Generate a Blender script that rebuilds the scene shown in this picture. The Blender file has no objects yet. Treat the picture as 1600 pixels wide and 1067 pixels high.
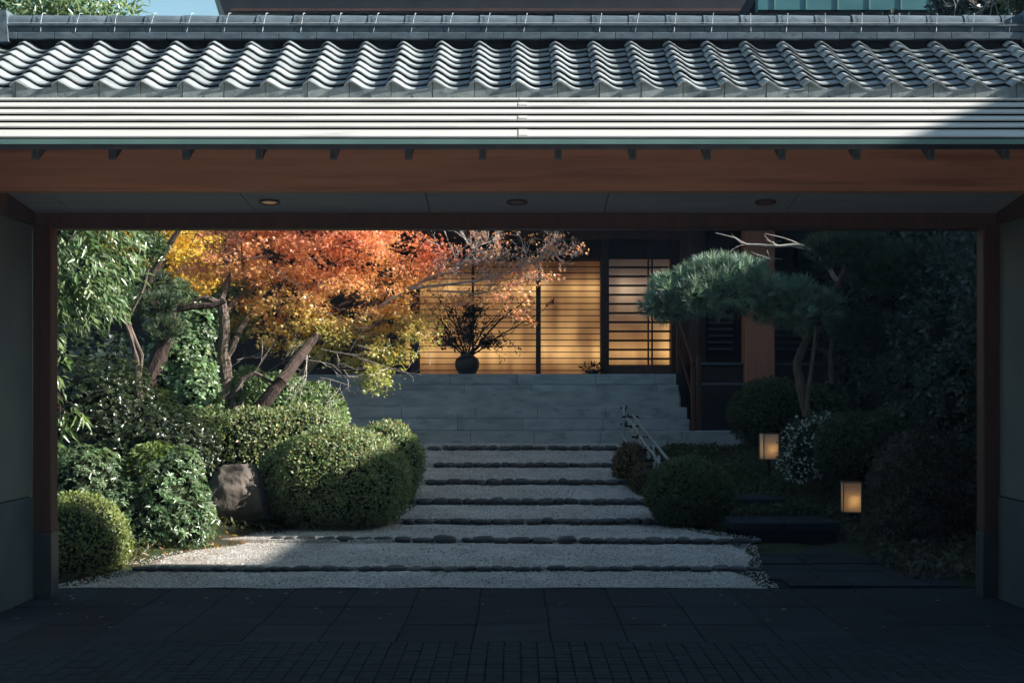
import bpy, bmesh, math, random
import numpy as np
from mathutils import Vector, Matrix, noise as mnoise

SC = bpy.context.scene
COL = SC.collection
R = random.Random(7)
G = np.random.default_rng(11)
F = 2222.0; CU = 806.0; HV = 600.0; EYE = 1.5

# ------------------------------------------------------------------ camera, sky, sun, exposure
cam = bpy.data.objects.new('camera', bpy.data.cameras.new('camera'))
COL.objects.link(cam); SC.camera = cam
cam.location = (0, 0, EYE); cam.rotation_euler = (math.radians(90), 0, 0)
cam.data.lens = 50; cam.data.sensor_width = 36
cam.data.shift_x = -(CU - 800) / 1600; cam.data.shift_y = (HV - 533.5) / 1600
cam.data.clip_end = 3000
SUN = Vector((1.0, -0.135, 0.50)).normalized()
w = bpy.data.worlds.new('World'); SC.world = w; w.use_nodes = True
nt = w.node_tree; nt.nodes.clear()
sky = nt.nodes.new('ShaderNodeTexSky'); sky.sky_type = 'NISHITA'; sky.sun_disc = False
sky.sun_elevation = math.asin(SUN.z); sky.sun_rotation = math.atan2(SUN.x, SUN.y)
sky.ozone_density = 1.0; sky.air_density = 1.0; sky.dust_density = 1.0
bg = nt.nodes.new('ShaderNodeBackground'); bg.inputs[1].default_value = 0.095
wo = nt.nodes.new('ShaderNodeOutputWorld')
grade = nt.nodes.new('ShaderNodeVectorMath'); grade.operation = 'MULTIPLY'; grade.inputs[1].default_value = (.72, .82, .72)
nt.links.new(sky.outputs[0], grade.inputs[0]); nt.links.new(grade.outputs[0], bg.inputs[0]); nt.links.new(bg.outputs[0], wo.inputs[0])
sl = bpy.data.lights.new('sun', 'SUN'); sl.energy = 5.0; sl.angle = math.radians(0.6); sl.color = (1.0, 0.93, 0.84)
so = bpy.data.objects.new('sun', sl); COL.objects.link(so)
so.rotation_euler = SUN.to_track_quat('Z', 'Y').to_euler(); so.location = (10, -5, 12)
SC.view_settings.view_transform = 'Standard'; SC.view_settings.look = 'None'
SC.view_settings.gamma = 1.0; SC.view_settings.use_curve_mapping = False
SC.view_settings.exposure = 1.5

def P(u, v, Y):
    return Vector(((u - CU) / F * Y, Y, EYE + (HV - v) / F * Y))

# ------------------------------------------------------------------ helpers
def tag(o, label=None, cat=None, group=None, kind=None):
    if label: o['label'] = label
    if cat: o['category'] = cat
    if group: o['group'] = group
    if kind: o['kind'] = kind
    return o

def empty(name, loc=(0, 0, 0)):
    o = bpy.data.objects.new(name, None); COL.objects.link(o); o.location = loc
    o.empty_display_size = 0.2
    return o

def link(name, me, parent=None, loc=None, rot=None):
    o = bpy.data.objects.new(name, me); COL.objects.link(o)
    base = Vector((0, 0, 0)); q = parent
    while q is not None: base += Vector(q.location); q = q.parent
    if parent is not None: o.parent = parent
    o.location = (Vector(loc) if loc is not None else Vector((0, 0, 0))) - base      # meshes are laid out in world metres
    if rot is not None: o.rotation_euler = rot
    return o

def mesh(name, verts, faces, mat=None, smooth=False):
    me = bpy.data.meshes.new(name)
    me.from_pydata([tuple(v) for v in verts], [], faces)
    me.update()
    if mat: me.materials.append(mat)
    if smooth:
        me.polygons.foreach_set('use_smooth', [True] * len(me.polygons))
    return me

class MB:
    """collects simple solids into one mesh"""
    def __init__(s): s.v = []; s.f = []
    def add(s, v, f):
        n = len(s.v); s.v += [tuple(a) for a in v]; s.f += [tuple(i + n for i in q) for q in f]
    def box(s, x0, x1, y0, y1, z0, z1, c=0.0):
        if c <= 0:
            v = [(x, y, z) for z in (z0, z1) for y in (y0, y1) for x in (x0, x1)]
            s.add(v, [(0, 2, 3, 1), (4, 5, 7, 6), (0, 1, 5, 4), (2, 6, 7, 3), (0, 4, 6, 2), (1, 3, 7, 5)])
        else:
            bm = bmesh.new(); bmesh.ops.create_cube(bm, size=1)
            for q in bm.verts:
                q.co.x = (x0 + x1) / 2 + q.co.x * (x1 - x0); q.co.y = (y0 + y1) / 2 + q.co.y * (y1 - y0); q.co.z = (z0 + z1) / 2 + q.co.z * (z1 - z0)
            bmesh.ops.bevel(bm, geom=bm.edges[:], offset=c, segments=1, affect='EDGES')
            bm.verts.index_update()
            s.add([q.co[:] for q in bm.verts], [[q.index for q in f.verts] for f in bm.faces]); bm.free()
    def tube(s, pts, rad, n=6, cap=True):
        pts = [Vector(p) for p in pts]; base = len(s.v); m = len(pts)
        if not hasattr(rad, '__len__'): rad = [rad] * m
        up = Vector((0.13, 0.31, 0.94))
        for i, p in enumerate(pts):
            t = (pts[min(i + 1, m - 1)] - pts[max(i - 1, 0)])
            if t.length < 1e-9: t = Vector((0, 0, 1))
            t.normalize()
            a = t.cross(up)
            if a.length < 0.15: a = t.cross(Vector((1, 0.2, 0)))
            a.normalize(); b = t.cross(a)
            for k in range(n):
                th = 2 * math.pi * k / n
                s.v.append(tuple(p + (a * math.cos(th) + b * math.sin(th)) * rad[i]))
        for i in range(m - 1):
            for k in range(n):
                a0 = base + i * n + k; a1 = base + i * n + (k + 1) % n
                s.f.append((a0, a1, a1 + n, a0 + n))
        if cap:
            s.f.append(tuple(base + k for k in range(n))[::-1])
            s.f.append(tuple(base + (m - 1) * n + k for k in range(n)))
    def lathe(s, prof, cx, cy, n=20):
        base = len(s.v); m = len(prof)
        for r, z in prof:
            for k in range(n):
                th = 2 * math.pi * k / n
                s.v.append((cx + r * math.cos(th), cy + r * math.sin(th), z))
        for i in range(m - 1):
            for k in range(n):
                a = base + i * n + k; b = base + i * n + (k + 1) % n
                s.f.append((a, b, b + n, a + n))
        s.f.append(tuple(base + k for k in range(n))[::-1]); s.f.append(tuple(base + (m - 1) * n + k for k in range(n)))
    def build(s, name, mat, parent=None, smooth=False, origin=None):
        v = s.v
        if origin is not None:
            v = [(a[0] - origin[0], a[1] - origin[1], a[2] - origin[2]) for a in v]
        return link(name, mesh(name, v, s.f, mat, smooth), parent, loc=origin)

def box(name, b, mat, parent=None, c=0.004):
    m = MB(); m.box(*b, c=c)
    return m.build(name, mat, parent)

# ------------------------------------------------------------------ materials
def newmat(name):
    m = bpy.data.materials.new(name); m.use_nodes = True
    n = m.node_tree; b = n.nodes['Principled BSDF']
    return m, n, b

def noise_mat(name, c1, c2, scale=5, rough=0.6, spec=0.4, bump=0.0, bscale=40, stretch=(1, 1, 1), objvar=0.0, detail=5, metal=0.0, c3=None, s3=1.2, thr=0.6):
    m, n, b = newmat(name)
    tc = n.nodes.new('ShaderNodeTexCoord'); geo = n.nodes.new('ShaderNodeNewGeometry')
    mp = n.nodes.new('ShaderNodeMapping'); mp.inputs['Scale'].default_value = stretch
    n.links.new(geo.outputs['Position'], mp.inputs[0])
    nz = n.nodes.new('ShaderNodeTexNoise'); nz.inputs['Scale'].default_value = scale; nz.inputs['Detail'].default_value = detail
    n.links.new(mp.outputs[0], nz.inputs[0])
    rp = n.nodes.new('ShaderNodeValToRGB'); rp.color_ramp.elements[0].position = 0.32; rp.color_ramp.elements[1].position = 0.68
    rp.color_ramp.elements[0].color = (*c1, 1); rp.color_ramp.elements[1].color = (*c2, 1)
    n.links.new(nz.outputs[0], rp.inputs[0])
    out = rp.outputs[0]
    if c3 is not None:
        nz3 = n.nodes.new('ShaderNodeTexNoise'); nz3.inputs['Scale'].default_value = s3; nz3.inputs['Detail'].default_value = 6
        n.links.new(mp.outputs[0], nz3.inputs[0])
        r3 = n.nodes.new('ShaderNodeValToRGB'); r3.color_ramp.elements[0].position = thr - .06; r3.color_ramp.elements[1].position = thr + .06
        n.links.new(nz3.outputs[0], r3.inputs[0])
        mx3 = n.nodes.new('ShaderNodeMixRGB'); mx3.inputs[2].default_value = (*c3, 1)
        n.links.new(r3.outputs[0], mx3.inputs[0]); n.links.new(out, mx3.inputs[1]); out = mx3.outputs[0]
    if objvar > 0:
        oi = n.nodes.new('ShaderNodeObjectInfo'); mr = n.nodes.new('ShaderNodeMapRange')
        mr.inputs[3].default_value = 1 - objvar; mr.inputs[4].default_value = 1 + objvar
        n.links.new(oi.outputs['Random'], mr.inputs[0])
        mu = n.nodes.new('ShaderNodeVectorMath'); mu.operation = 'SCALE'
        n.links.new(out, mu.inputs[0]); n.links.new(mr.outputs[0], mu.inputs['Scale']); out = mu.outputs[0]
    n.links.new(out, b.inputs['Base Color'])
    b.inputs['Roughness'].default_value = rough; b.inputs['Specular IOR Level'].default_value = spec; b.inputs['Metallic'].default_value = metal
    if bump > 0:
        nb = n.nodes.new('ShaderNodeTexNoise'); nb.inputs['Scale'].default_value = bscale; nb.inputs['Detail'].default_value = 6
        n.links.new(mp.outputs[0], nb.inputs[0])
        bu = n.nodes.new('ShaderNodeBump'); bu.inputs['Strength'].default_value = bump; bu.inputs['Distance'].default_value = 0.02
        n.links.new(nb.outputs[0], bu.inputs['Height']); n.links.new(bu.outputs[0], b.inputs['Normal'])
    return m

def leaf_mat(name, trans=0.3, rough=0.42, spec=0.5, tint=(1, 1, 1)):
    m, n, b = newmat(name)
    at = n.nodes.new('ShaderNodeAttribute'); at.attribute_name = 'leafcol'
    b.inputs['Roughness'].default_value = rough; b.inputs['Specular IOR Level'].default_value = spec
    n.links.new(at.outputs['Color'], b.inputs['Base Color'])
    tr = n.nodes.new('ShaderNodeBsdfTranslucent')
    mu = n.nodes.new('ShaderNodeVectorMath'); mu.operation = 'MULTIPLY'; mu.inputs[1].default_value = (1.5 * tint[0], 1.5 * tint[1], 0.9 * tint[2])
    n.links.new(at.outputs['Color'], mu.inputs[0]); n.links.new(mu.outputs[0], tr.inputs[0])
    mx = n.nodes.new('ShaderNodeMixShader'); mx.inputs[0].default_value = trans
    n.links.new(b.outputs[0], mx.inputs[1]); n.links.new(tr.outputs[0], mx.inputs[2])
    n.links.new(mx.outputs[0], n.nodes['Material Output'].inputs[0])
    return m

M = {}
M['tile'] = noise_mat('glazed_tile', (.21, .245, .27), (.29, .32, .335), 9, .55, .4, .12, 60, objvar=.20, c3=(.15, .175, .185), s3=6, thr=.64)
M['tile_apron'] = noise_mat('tile_apron', (.15, .19, .20), (.23, .26, .265), 14, .5, .4, .1, 60, objvar=.12, c3=(.10, .13, .14), s3=9, thr=.60)
M['ridge'] = noise_mat('ridge_tile', (.06, .09, .115), (.11, .145, .175), 9, .75, .2, .12, 50, objvar=.16, c3=(.06, .08, .10), s3=14, thr=.64, stretch=(1, 1, 2))
M['strip'] = noise_mat('pale_metal', (.43, .43, .42), (.485, .485, .47), 2.5, .6, .3, .03, 30, stretch=(.5, 2, 2), objvar=.05, c3=(.33, .33, .32), s3=3.4, thr=.63)
M['teal'] = noise_mat('verdigris_metal', (.10, .19, .18), (.14, .25, .24), 3, .4, .5)
M['darkgap'] = noise_mat('dark_underlay', (.012, .013, .016), (.02, .022, .026), 8, .9, .1)
M['beam'] = noise_mat('red_brown_timber', (.36, .165, .105), (.46, .215, .135), 3, .5, .35, .12, 40, stretch=(.35, 4, 6), c3=(.27, .12, .08), s3=2.2, thr=.60)
M['beamdark'] = noise_mat('dark_brown_timber', (.06, .032, .028), (.09, .045, .036), 4, .5, .3, .04, 40, stretch=(4, 4, .5))
M['post'] = noise_mat('post_timber', (.055, .026, .02), (.08, .036, .026), 4, .5, .3, .04, 40, stretch=(5, 5, .4))
M['bracket'] = noise_mat('bracket_metal', (.08, .10, .12), (.11, .13, .15), 6, .5, .4)
M['ceil'] = noise_mat('grey_board', (.21, .23, .26), (.26, .28, .30), 3, .7, .3, stretch=(.4, 3, 1))
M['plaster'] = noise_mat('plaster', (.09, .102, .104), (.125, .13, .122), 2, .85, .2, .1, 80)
M['dado'] = noise_mat('dado_stone', (.028, .048, .058), (.05, .072, .082), 3, .6, .3, .1, 50)
M['shoe'] = noise_mat('post_shoe_metal', (.02, .025, .03), (.035, .04, .045), 8, .45, .5)
M['steel'] = noise_mat('wire', (.45, .48, .50), (.52, .55, .57), 5, .6, .3)
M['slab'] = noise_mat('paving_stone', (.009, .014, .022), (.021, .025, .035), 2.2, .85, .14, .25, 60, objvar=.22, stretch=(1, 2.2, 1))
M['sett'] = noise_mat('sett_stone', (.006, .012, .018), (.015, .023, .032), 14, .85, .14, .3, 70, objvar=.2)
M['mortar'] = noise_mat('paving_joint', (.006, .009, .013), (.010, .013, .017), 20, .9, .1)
M['soil'] = noise_mat('soil_moss', (.028, .032, .018), (.06, .05, .032), 6, .95, .1, .5, 30, c3=(.03, .045, .018), s3=2, thr=.5)
M['stair'] = noise_mat('stair_granite', (.22, .27, .285), (.33, .375, .39), 5, .7, .3, .12, 90, objvar=.10, stretch=(.6, 1, 1.6), c3=(.20, .24, .25), s3=7, thr=.60)
M['edge_stone'] = noise_mat('river_stone', (.028, .033, .036), (.06, .064, .068), 12, .5, .4, .2, 50, objvar=.35)
M['rock'] = noise_mat('garden_rock', (.055, .048, .044), (.14, .12, .105), 5, .85, .2, .8, 14, c3=(.06, .06, .045), s3=3, thr=.58)
M['bark'] = noise_mat('bark', (.085, .065, .055), (.17, .135, .115), 9, .9, .15, .6, 30, stretch=(3, 3, .7))
M['barkdark'] = noise_mat('dark_bark', (.035, .026, .023), (.075, .055, .048), 9, .95, .1, .7, 24, stretch=(3, 3, .8))
M['twig'] = noise_mat('pale_twig', (.26, .235, .22), (.42, .39, .37), 14, .8, .2)
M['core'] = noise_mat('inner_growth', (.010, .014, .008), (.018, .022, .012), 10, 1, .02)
M['wall'] = noise_mat('facade_dark', (.018, .016, .018), (.032, .026, .027), 3, .7, .2)
M['ledge'] = noise_mat('ledge_metal', (.055, .07, .085), (.075, .09, .105), 3, .5, .35)
M['slat'] = noise_mat('window_slat', (.035, .018, .012), (.055, .026, .017), 8, .6, .3)
M['frame'] = noise_mat('window_frame', (.022, .013, .012), (.04, .02, .017), 8, .55, .3)
M['column'] = noise_mat('column_timber', (.33, .13, .085), (.41, .165, .105), 3, .5, .3, .05, 30, stretch=(6, 6, .4))
M['vase'] = noise_mat('dark_vase', (.012, .012, .014), (.025, .023, .024), 6, .45, .4)
M['bamboo'] = noise_mat('weathered_bamboo', (.20, .23, .235), (.33, .36, .36), 12, .45, .4)
M['tie'] = noise_mat('black_twine', (.012, .012, .013), (.02, .02, .02), 12, .9, .1)
M['roofdark'] = noise_mat('dark_fascia', (.012, .013, .017), (.02, .021, .026), 3, .6, .3)
M['tealfascia'] = noise_mat('teal_copper', (.035, .13, .16), (.055, .18, .21), 1.2, .45, .4, stretch=(.6, 1, 3))
M['pale'] = noise_mat('lath_pale', (.35, .38, .40), (.45, .48, .50), 3, .8, .2)
M['drive'] = noise_mat('bounce_paving', (.48, .46, .43), (.56, .54, .50), 3, .8, .2, .1, 60)
M['canopy'] = noise_mat('canopy_soffit', (.03, .03, .035), (.05, .05, .055), 3, .8, .2)

def apron_stain(m):
    """a dark weather stain that creeps up the middle of every apron"""
    n = m.node_tree; b = n.nodes['Principled BSDF']; src = b.inputs['Base Color'].links[0].from_socket
    tc = n.nodes.new('ShaderNodeTexCoord'); oi = n.nodes.new('ShaderNodeObjectInfo')
    sp = n.nodes.new('ShaderNodeSeparateXYZ'); n.links.new(tc.outputs['Object'], sp.inputs[0])
    def mth(op, a, c=None):
        q = n.nodes.new('ShaderNodeMath'); q.operation = op
        for i, x in enumerate((a, c)):
            if x is None: continue
            if isinstance(x, (int, float)): q.inputs[i].default_value = x
            else: n.links.new(x, q.inputs[i])
        return q.outputs[0]
    nz = n.nodes.new('ShaderNodeTexNoise'); nz.noise_dimensions = '4D'; nz.inputs['Scale'].default_value = 26
    n.links.new(tc.outputs['Object'], nz.inputs[0]); n.links.new(mth('MULTIPLY', oi.outputs['Random'], 50.0), nz.inputs['W'])
    dx = mth('MULTIPLY', mth('ABSOLUTE', mth('SUBTRACT', sp.outputs[0], .165)), .95)
    d = mth('ADD', mth('ADD', dx, mth('ADD', sp.outputs[2], .068)), mth('MULTIPLY', mth('SUBTRACT', nz.outputs[0], .5), .07))
    mr = n.nodes.new('ShaderNodeMapRange'); mr.inputs[1].default_value = .030; mr.inputs[2].default_value = .052; mr.inputs[3].default_value = .30; mr.inputs[4].default_value = 1.0
    n.links.new(d, mr.inputs[0])
    mu = n.nodes.new('ShaderNodeVectorMath'); mu.operation = 'SCALE'; n.links.new(src, mu.inputs[0]); n.links.new(mr.outputs[0], mu.inputs['Scale']); n.links.new(mu.outputs[0], b.inputs['Base Color'])
apron_stain(M['tile_apron'])

def gravel_mat():
    m, n, b = newmat('white_gravel')
    geo = n.nodes.new('ShaderNodeNewGeometry')
    v = n.nodes.new('ShaderNodeTexVoronoi'); v.inputs['Scale'].default_value = 88
    n.links.new(geo.outputs['Position'], v.inputs[0])
    rp = n.nodes.new('ShaderNodeValToRGB'); e = rp.color_ramp.elements
    e[0].position = 0.0; e[0].color = (.25, .25, .245, 1); e[1].position = 1; e[1].color = (.74, .73, .71, 1)
    x = e.new(.45); x.color = (.53, .525, .51, 1)
    sp = n.nodes.new('ShaderNodeSeparateColor'); n.links.new(v.outputs['Color'], sp.inputs[0]); n.links.new(sp.outputs[0], rp.inputs[0])
    nz = n.nodes.new('ShaderNodeTexNoise'); nz.inputs['Scale'].default_value = 2.2; nz.inputs['Detail'].default_value = 7
    n.links.new(geo.outputs['Position'], nz.inputs[0])
    r2 = n.nodes.new('ShaderNodeMapRange'); r2.inputs[1].default_value = .3; r2.inputs[2].default_value = .7; r2.inputs[3].default_value = .68; r2.inputs[4].default_value = 1.08
    n.links.new(nz.outputs[0], r2.inputs[0])
    mu = n.nodes.new('ShaderNodeVectorMath'); mu.operation = 'SCALE'
    n.links.new(rp.outputs[0], mu.inputs[0]); n.links.new(r2.outputs[0], mu.inputs['Scale']); n.links.new(mu.outputs[0], b.inputs['Base Color'])
    bu = n.nodes.new('ShaderNodeBump'); bu.invert = True; bu.inputs['Strength'].default_value = .9; bu.inputs['Distance'].default_value = .012
    n.links.new(v.outputs['Distance'], bu.inputs['Height']); n.links.new(bu.outputs[0], b.inputs['Normal'])
    b.inputs['Roughness'].default_value = .85; b.inputs['Specular IOR Level'].default_value = .2
    # soil and leaf dust that has washed in from the planting bed on the left
    sx = n.nodes.new('ShaderNodeSeparateXYZ'); n.links.new(geo.outputs['Position'], sx.inputs[0])
    dn = n.nodes.new('ShaderNodeTexNoise'); dn.inputs['Scale'].default_value = 3.5; dn.inputs['Detail'].default_value = 8; n.links.new(geo.outputs['Position'], dn.inputs[0])
    ad = n.nodes.new('ShaderNodeMath'); ad.operation = 'MULTIPLY_ADD'; ad.inputs[1].default_value = 2.6; n.links.new(dn.outputs[0], ad.inputs[0]); n.links.new(sx.outputs[0], ad.inputs[2])
    dr = n.nodes.new('ShaderNodeMapRange'); dr.inputs[1].default_value = -.6; dr.inputs[2].default_value = -1.9; dr.inputs[3].default_value = 0; dr.inputs[4].default_value = .75; n.links.new(ad.outputs[0], dr.inputs[0])
    mxd = n.nodes.new('ShaderNodeMixRGB'); mxd.blend_type = 'MULTIPLY'; mxd.inputs[2].default_value = (.72, .56, .42, 1)
    n.links.new(dr.outputs[0], mxd.inputs[0]); n.links.new(mu.outputs[0], mxd.inputs[1]); n.links.new(mxd.outputs[0], b.inputs['Base Color'])
    return m
M['gravel'] = gravel_mat()

def glow_mat(pale=False):
    """lit paper and timber seen behind the window slats"""
    m, n, b = newmat('lit_window_reflection' if pale else 'lit_window_screen')
    geo = n.nodes.new('ShaderNodeNewGeometry')
    sx = n.nodes.new('ShaderNodeSeparateXYZ'); n.links.new(geo.outputs['Position'], sx.inputs[0])
    mp = n.nodes.new('ShaderNodeMapping'); mp.inputs['Scale'].default_value = (1.6, 1, .9); n.links.new(geo.outputs['Position'], mp.inputs[0])
    nz = n.nodes.new('ShaderNodeTexNoise'); nz.inputs['Scale'].default_value = 1.5; nz.inputs['Detail'].default_value = 2; n.links.new(mp.outputs[0], nz.inputs[0])
    mp2 = n.nodes.new('ShaderNodeMapping'); mp2.inputs['Scale'].default_value = (4.2, 1, .5); n.links.new(geo.outputs['Position'], mp2.inputs[0])
    nz2 = n.nodes.new('ShaderNodeTexNoise'); nz2.inputs['Scale'].default_value = 1.2; nz2.inputs['Detail'].default_value = 1; n.links.new(mp2.outputs[0], nz2.inputs[0])
    # lamps inside make bands at two heights
    rp = n.nodes.new('ShaderNodeValToRGB'); e = rp.color_ramp.elements
    mr = n.nodes.new('ShaderNodeMapRange'); mr.inputs[1].default_value = 1.65; mr.inputs[2].default_value = 3.4
    n.links.new(sx.outputs[2], mr.inputs[0]); n.links.new(mr.outputs[0], rp.inputs[0])
    e[0].position = 0; e[0].color = (.20, .20, .20, 1); e[1].position = 1; e[1].color = (.08, .08, .08, 1)
    for p, c in ((.07, .34), (.19, .80), (.30, .46), (.48, .34), (.62, .36), (.76, .68), (.83, .34), (.90, .14)):
        x = e.new(p); x.color = (c, c, c, 1)
    a = n.nodes.new('ShaderNodeMath'); a.operation = 'MULTIPLY_ADD'; a.inputs[1].default_value = 1.5; a.inputs[2].default_value = .15
    n.links.new(nz.outputs[0], a.inputs[0])
    a2 = n.nodes.new('ShaderNodeMath'); a2.operation = 'MULTIPLY_ADD'; a2.inputs[1].default_value = 1.4; a2.inputs[2].default_value = .3
    n.links.new(nz2.outputs[0], a2.inputs[0])
    mm = n.nodes.new('ShaderNodeMath'); mm.operation = 'MULTIPLY'; n.links.new(a.outputs[0], mm.inputs[0]); n.links.new(a2.outputs[0], mm.inputs[1])
    ml = n.nodes.new('ShaderNodeMath'); ml.operation = 'MULTIPLY'; n.links.new(mm.outputs[0], ml.inputs[0]); n.links.new(rp.outputs[0], ml.inputs[1])
    cr = n.nodes.new('ShaderNodeValToRGB'); e = cr.color_ramp.elements
    e[0].position = .1; e[0].color = (.60, .22, .075, 1); e[1].position = .75; e[1].color = (1.0, .55, .20, 1)
    x = e.new(.4); x.color = (.92, .47, .16, 1)
    n.links.new(ml.outputs[0], cr.inputs[0])
    b.inputs['Base Color'].default_value = (.30, .2, .11, 1); b.inputs['Roughness'].default_value = .7
    co = cr.outputs[0]
    if pale:      # pale reflection in the glass, painted into the upper part of the glow
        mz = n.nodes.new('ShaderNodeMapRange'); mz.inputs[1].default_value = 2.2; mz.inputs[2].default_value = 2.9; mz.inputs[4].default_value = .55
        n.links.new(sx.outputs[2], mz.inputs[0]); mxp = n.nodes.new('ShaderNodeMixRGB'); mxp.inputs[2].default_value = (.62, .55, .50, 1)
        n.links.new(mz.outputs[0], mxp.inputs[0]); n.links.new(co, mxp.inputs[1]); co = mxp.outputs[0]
    n.links.new(co, b.inputs['Emission Color'])
    st = n.nodes.new('ShaderNodeMath'); st.operation = 'MULTIPLY'; st.inputs[1].default_value = .34 if pale else .39
    n.links.new(ml.outputs[0], st.inputs[0]); n.links.new(st.outputs[0], b.inputs['Emission Strength'])
    return m
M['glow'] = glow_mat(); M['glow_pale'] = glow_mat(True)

def glass_mat():
    m, n, b = newmat('window_glass')
    t = n.nodes.new('ShaderNodeBsdfTransparent'); g = n.nodes.new('ShaderNodeBsdfGlossy'); g.inputs['Roughness'].default_value = .03
    fr = n.nodes.new('ShaderNodeFresnel'); fr.inputs[0].default_value = 1.5
    mx = n.nodes.new('ShaderNodeMixShader'); n.links.new(fr.outputs[0], mx.inputs[0]); n.links.new(t.outputs[0], mx.inputs[1]); n.links.new(g.outputs[0], mx.inputs[2])
    n.links.new(mx.outputs[0], n.nodes['Material Output'].inputs[0])
    return m
M['glass'] = glass_mat()

def paper_mat():
    m, n, b = newmat('lantern_paper')
    d = n.nodes.new('ShaderNodeBsdfDiffuse'); d.inputs[0].default_value = (.72, .66, .60, 1)
    t = n.nodes.new('ShaderNodeBsdfTranslucent'); t.inputs[0].default_value = (.8, .72, .6, 1)
    mx = n.nodes.new('ShaderNodeMixShader'); mx.inputs[0].default_value = .5
    n.links.new(d.outputs[0], mx.inputs[1]); n.links.new(t.outputs[0], mx.inputs[2]); n.links.new(mx.outputs[0], n.nodes['Material Output'].inputs[0])
    return m
M['paper'] = paper_mat()
m_, n_, b_ = newmat('lamp_glow'); b_.inputs['Emission Color'].default_value = (1, .62, .22, 1); b_.inputs['Emission Strength'].default_value = 2.0; M['bulb'] = m_
m_, n_, b_ = newmat('faint_lamp'); b_.inputs['Base Color'].default_value = (.3, .25, .2, 1); b_.inputs['Emission Color'].default_value = (1, .6, .3, 1); b_.inputs['Emission Strength'].default_value = .05; M['faint'] = m_
m_, n_, b_ = newmat('dead_lamp'); b_.inputs['Base Color'].default_value = (.12, .09, .09, 1); M['dead'] = m_
M['leaf'] = leaf_mat('glossy_leaf', .36, .30, .7)
M['leafmatte'] = leaf_mat('matte_leaf', .38, .42, .5)
M['maple'] = leaf_mat('maple_leaf', .42, .36, .6)
M['needle'] = leaf_mat('pine_needle', .12, .5, .35)

# ------------------------------------------------------------------ foliage machinery (numpy)
def unit(a): return a / np.maximum(np.linalg.norm(a, axis=1, keepdims=True), 1e-9)
def rnd(n): return unit(G.normal(size=(n, 3)))
T_LANCE = (np.array([[0, 0, 0], [.42, .15, .05], [1, 0, -.10], [.42, -.15, .05]]), [(0, 1, 2), (0, 2, 3)])
T_OVAL = (np.array([[0, 0, 0], [.5, .29, .07], [1, 0, -.06], [.5, -.29, .07]]), [(0, 1, 2), (0, 2, 3)])
T_ROUND = (np.array([[0, 0, 0], [.45, .38, .06], [1, 0, -.04], [.45, -.38, .06]]), [(0, 1, 2), (0, 2, 3)])
T_NEEDLE = (np.array([[0, .03, 0], [0, -.03, 0], [1, 0, 0]]), [(0, 1, 2)])
def _maple():
    v = [(0, 0, 0)]; f = []
    ang = [-125, -62, 0, 62, 125]; ln = [.42, .75, .95, .75, .42]
    no = [-165, -94, -31, 31, 94, 165]
    for a in no:
        a = math.radians(a); v.append((.22 * math.cos(a), .22 * math.sin(a), .03))
    for a, l in zip(ang, ln):
        a = math.radians(a); v.append((l * math.cos(a), l * math.sin(a), -.10))
    for k in range(5): f.append((0, 1 + k, 7 + k, 2 + k))
    return np.array(v), f
T_MAPLE = _maple()

def leaves(name, Pn, D, N, size, tmpl, mat, cols, parent=None):
    V, Fc = tmpl
    n = len(Pn); k = len(V)
    D = unit(D); S = unit(np.cross(N, D)); U = np.cross(D, S)
    size = np.broadcast_to(np.asarray(size, float).reshape(-1, 1), (n, 1))
    A = Pn[:, None, :] + size[:, :, None] * (V[None, :, 0, None] * D[:, None, :] + V[None, :, 1, None] * S[:, None, :] + V[None, :, 2, None] * U[:, None, :])
    A = A.reshape(-1, 3).astype(np.float32)
    ll = np.array([len(f) for f in Fc]); flat = np.concatenate([np.array(f) for f in Fc])
    loops = (flat[None, :] + (np.arange(n) * k)[:, None]).reshape(-1).astype(np.int32)
    tot = np.tile(ll, n); start = np.concatenate([[0], np.cumsum(tot)[:-1]]).astype(np.int32)
    me = bpy.data.meshes.new(name)
    me.vertices.add(len(A)); me.vertices.foreach_set('co', A.ravel())
    me.loops.add(len(loops)); me.loops.foreach_set('vertex_index', loops)
    me.polygons.add(len(tot)); me.polygons.foreach_set('loop_start', start)
    try: me.polygons.foreach_set('loop_total', tot.astype(np.int32))
    except Exception: pass
    me.update(calc_edges=True)
    at = me.color_attributes.new('leafcol', 'FLOAT_COLOR', 'POINT')
    c = np.ones((n, k, 4), np.float32); c[:, :, :3] = cols[:, None, :]
    at.data.foreach_set('color', c.ravel())
    me.materials.append(mat)
    return link(name, me, parent)

def mixcols(n, pal, jit=.18):
    pal = np.array(pal); i = G.integers(0, len(pal), n)
    c = pal[i] * (1 + G.normal(0, jit, (n, 1))) * (1 + G.normal(0, jit * .25, (n, 3)))
    return np.clip(c, .004, .9)

def lump(p, f=3.0, s=0.0):
    return (np.sin(p[:, 0] * f + s) * np.sin(p[:, 1] * f * 1.17 + s * 2) + np.sin(p[:, 2] * f * 1.3 + 1.7 + s) * np.sin(p[:, 0] * f * 1.9 + s)) * .5

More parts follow.
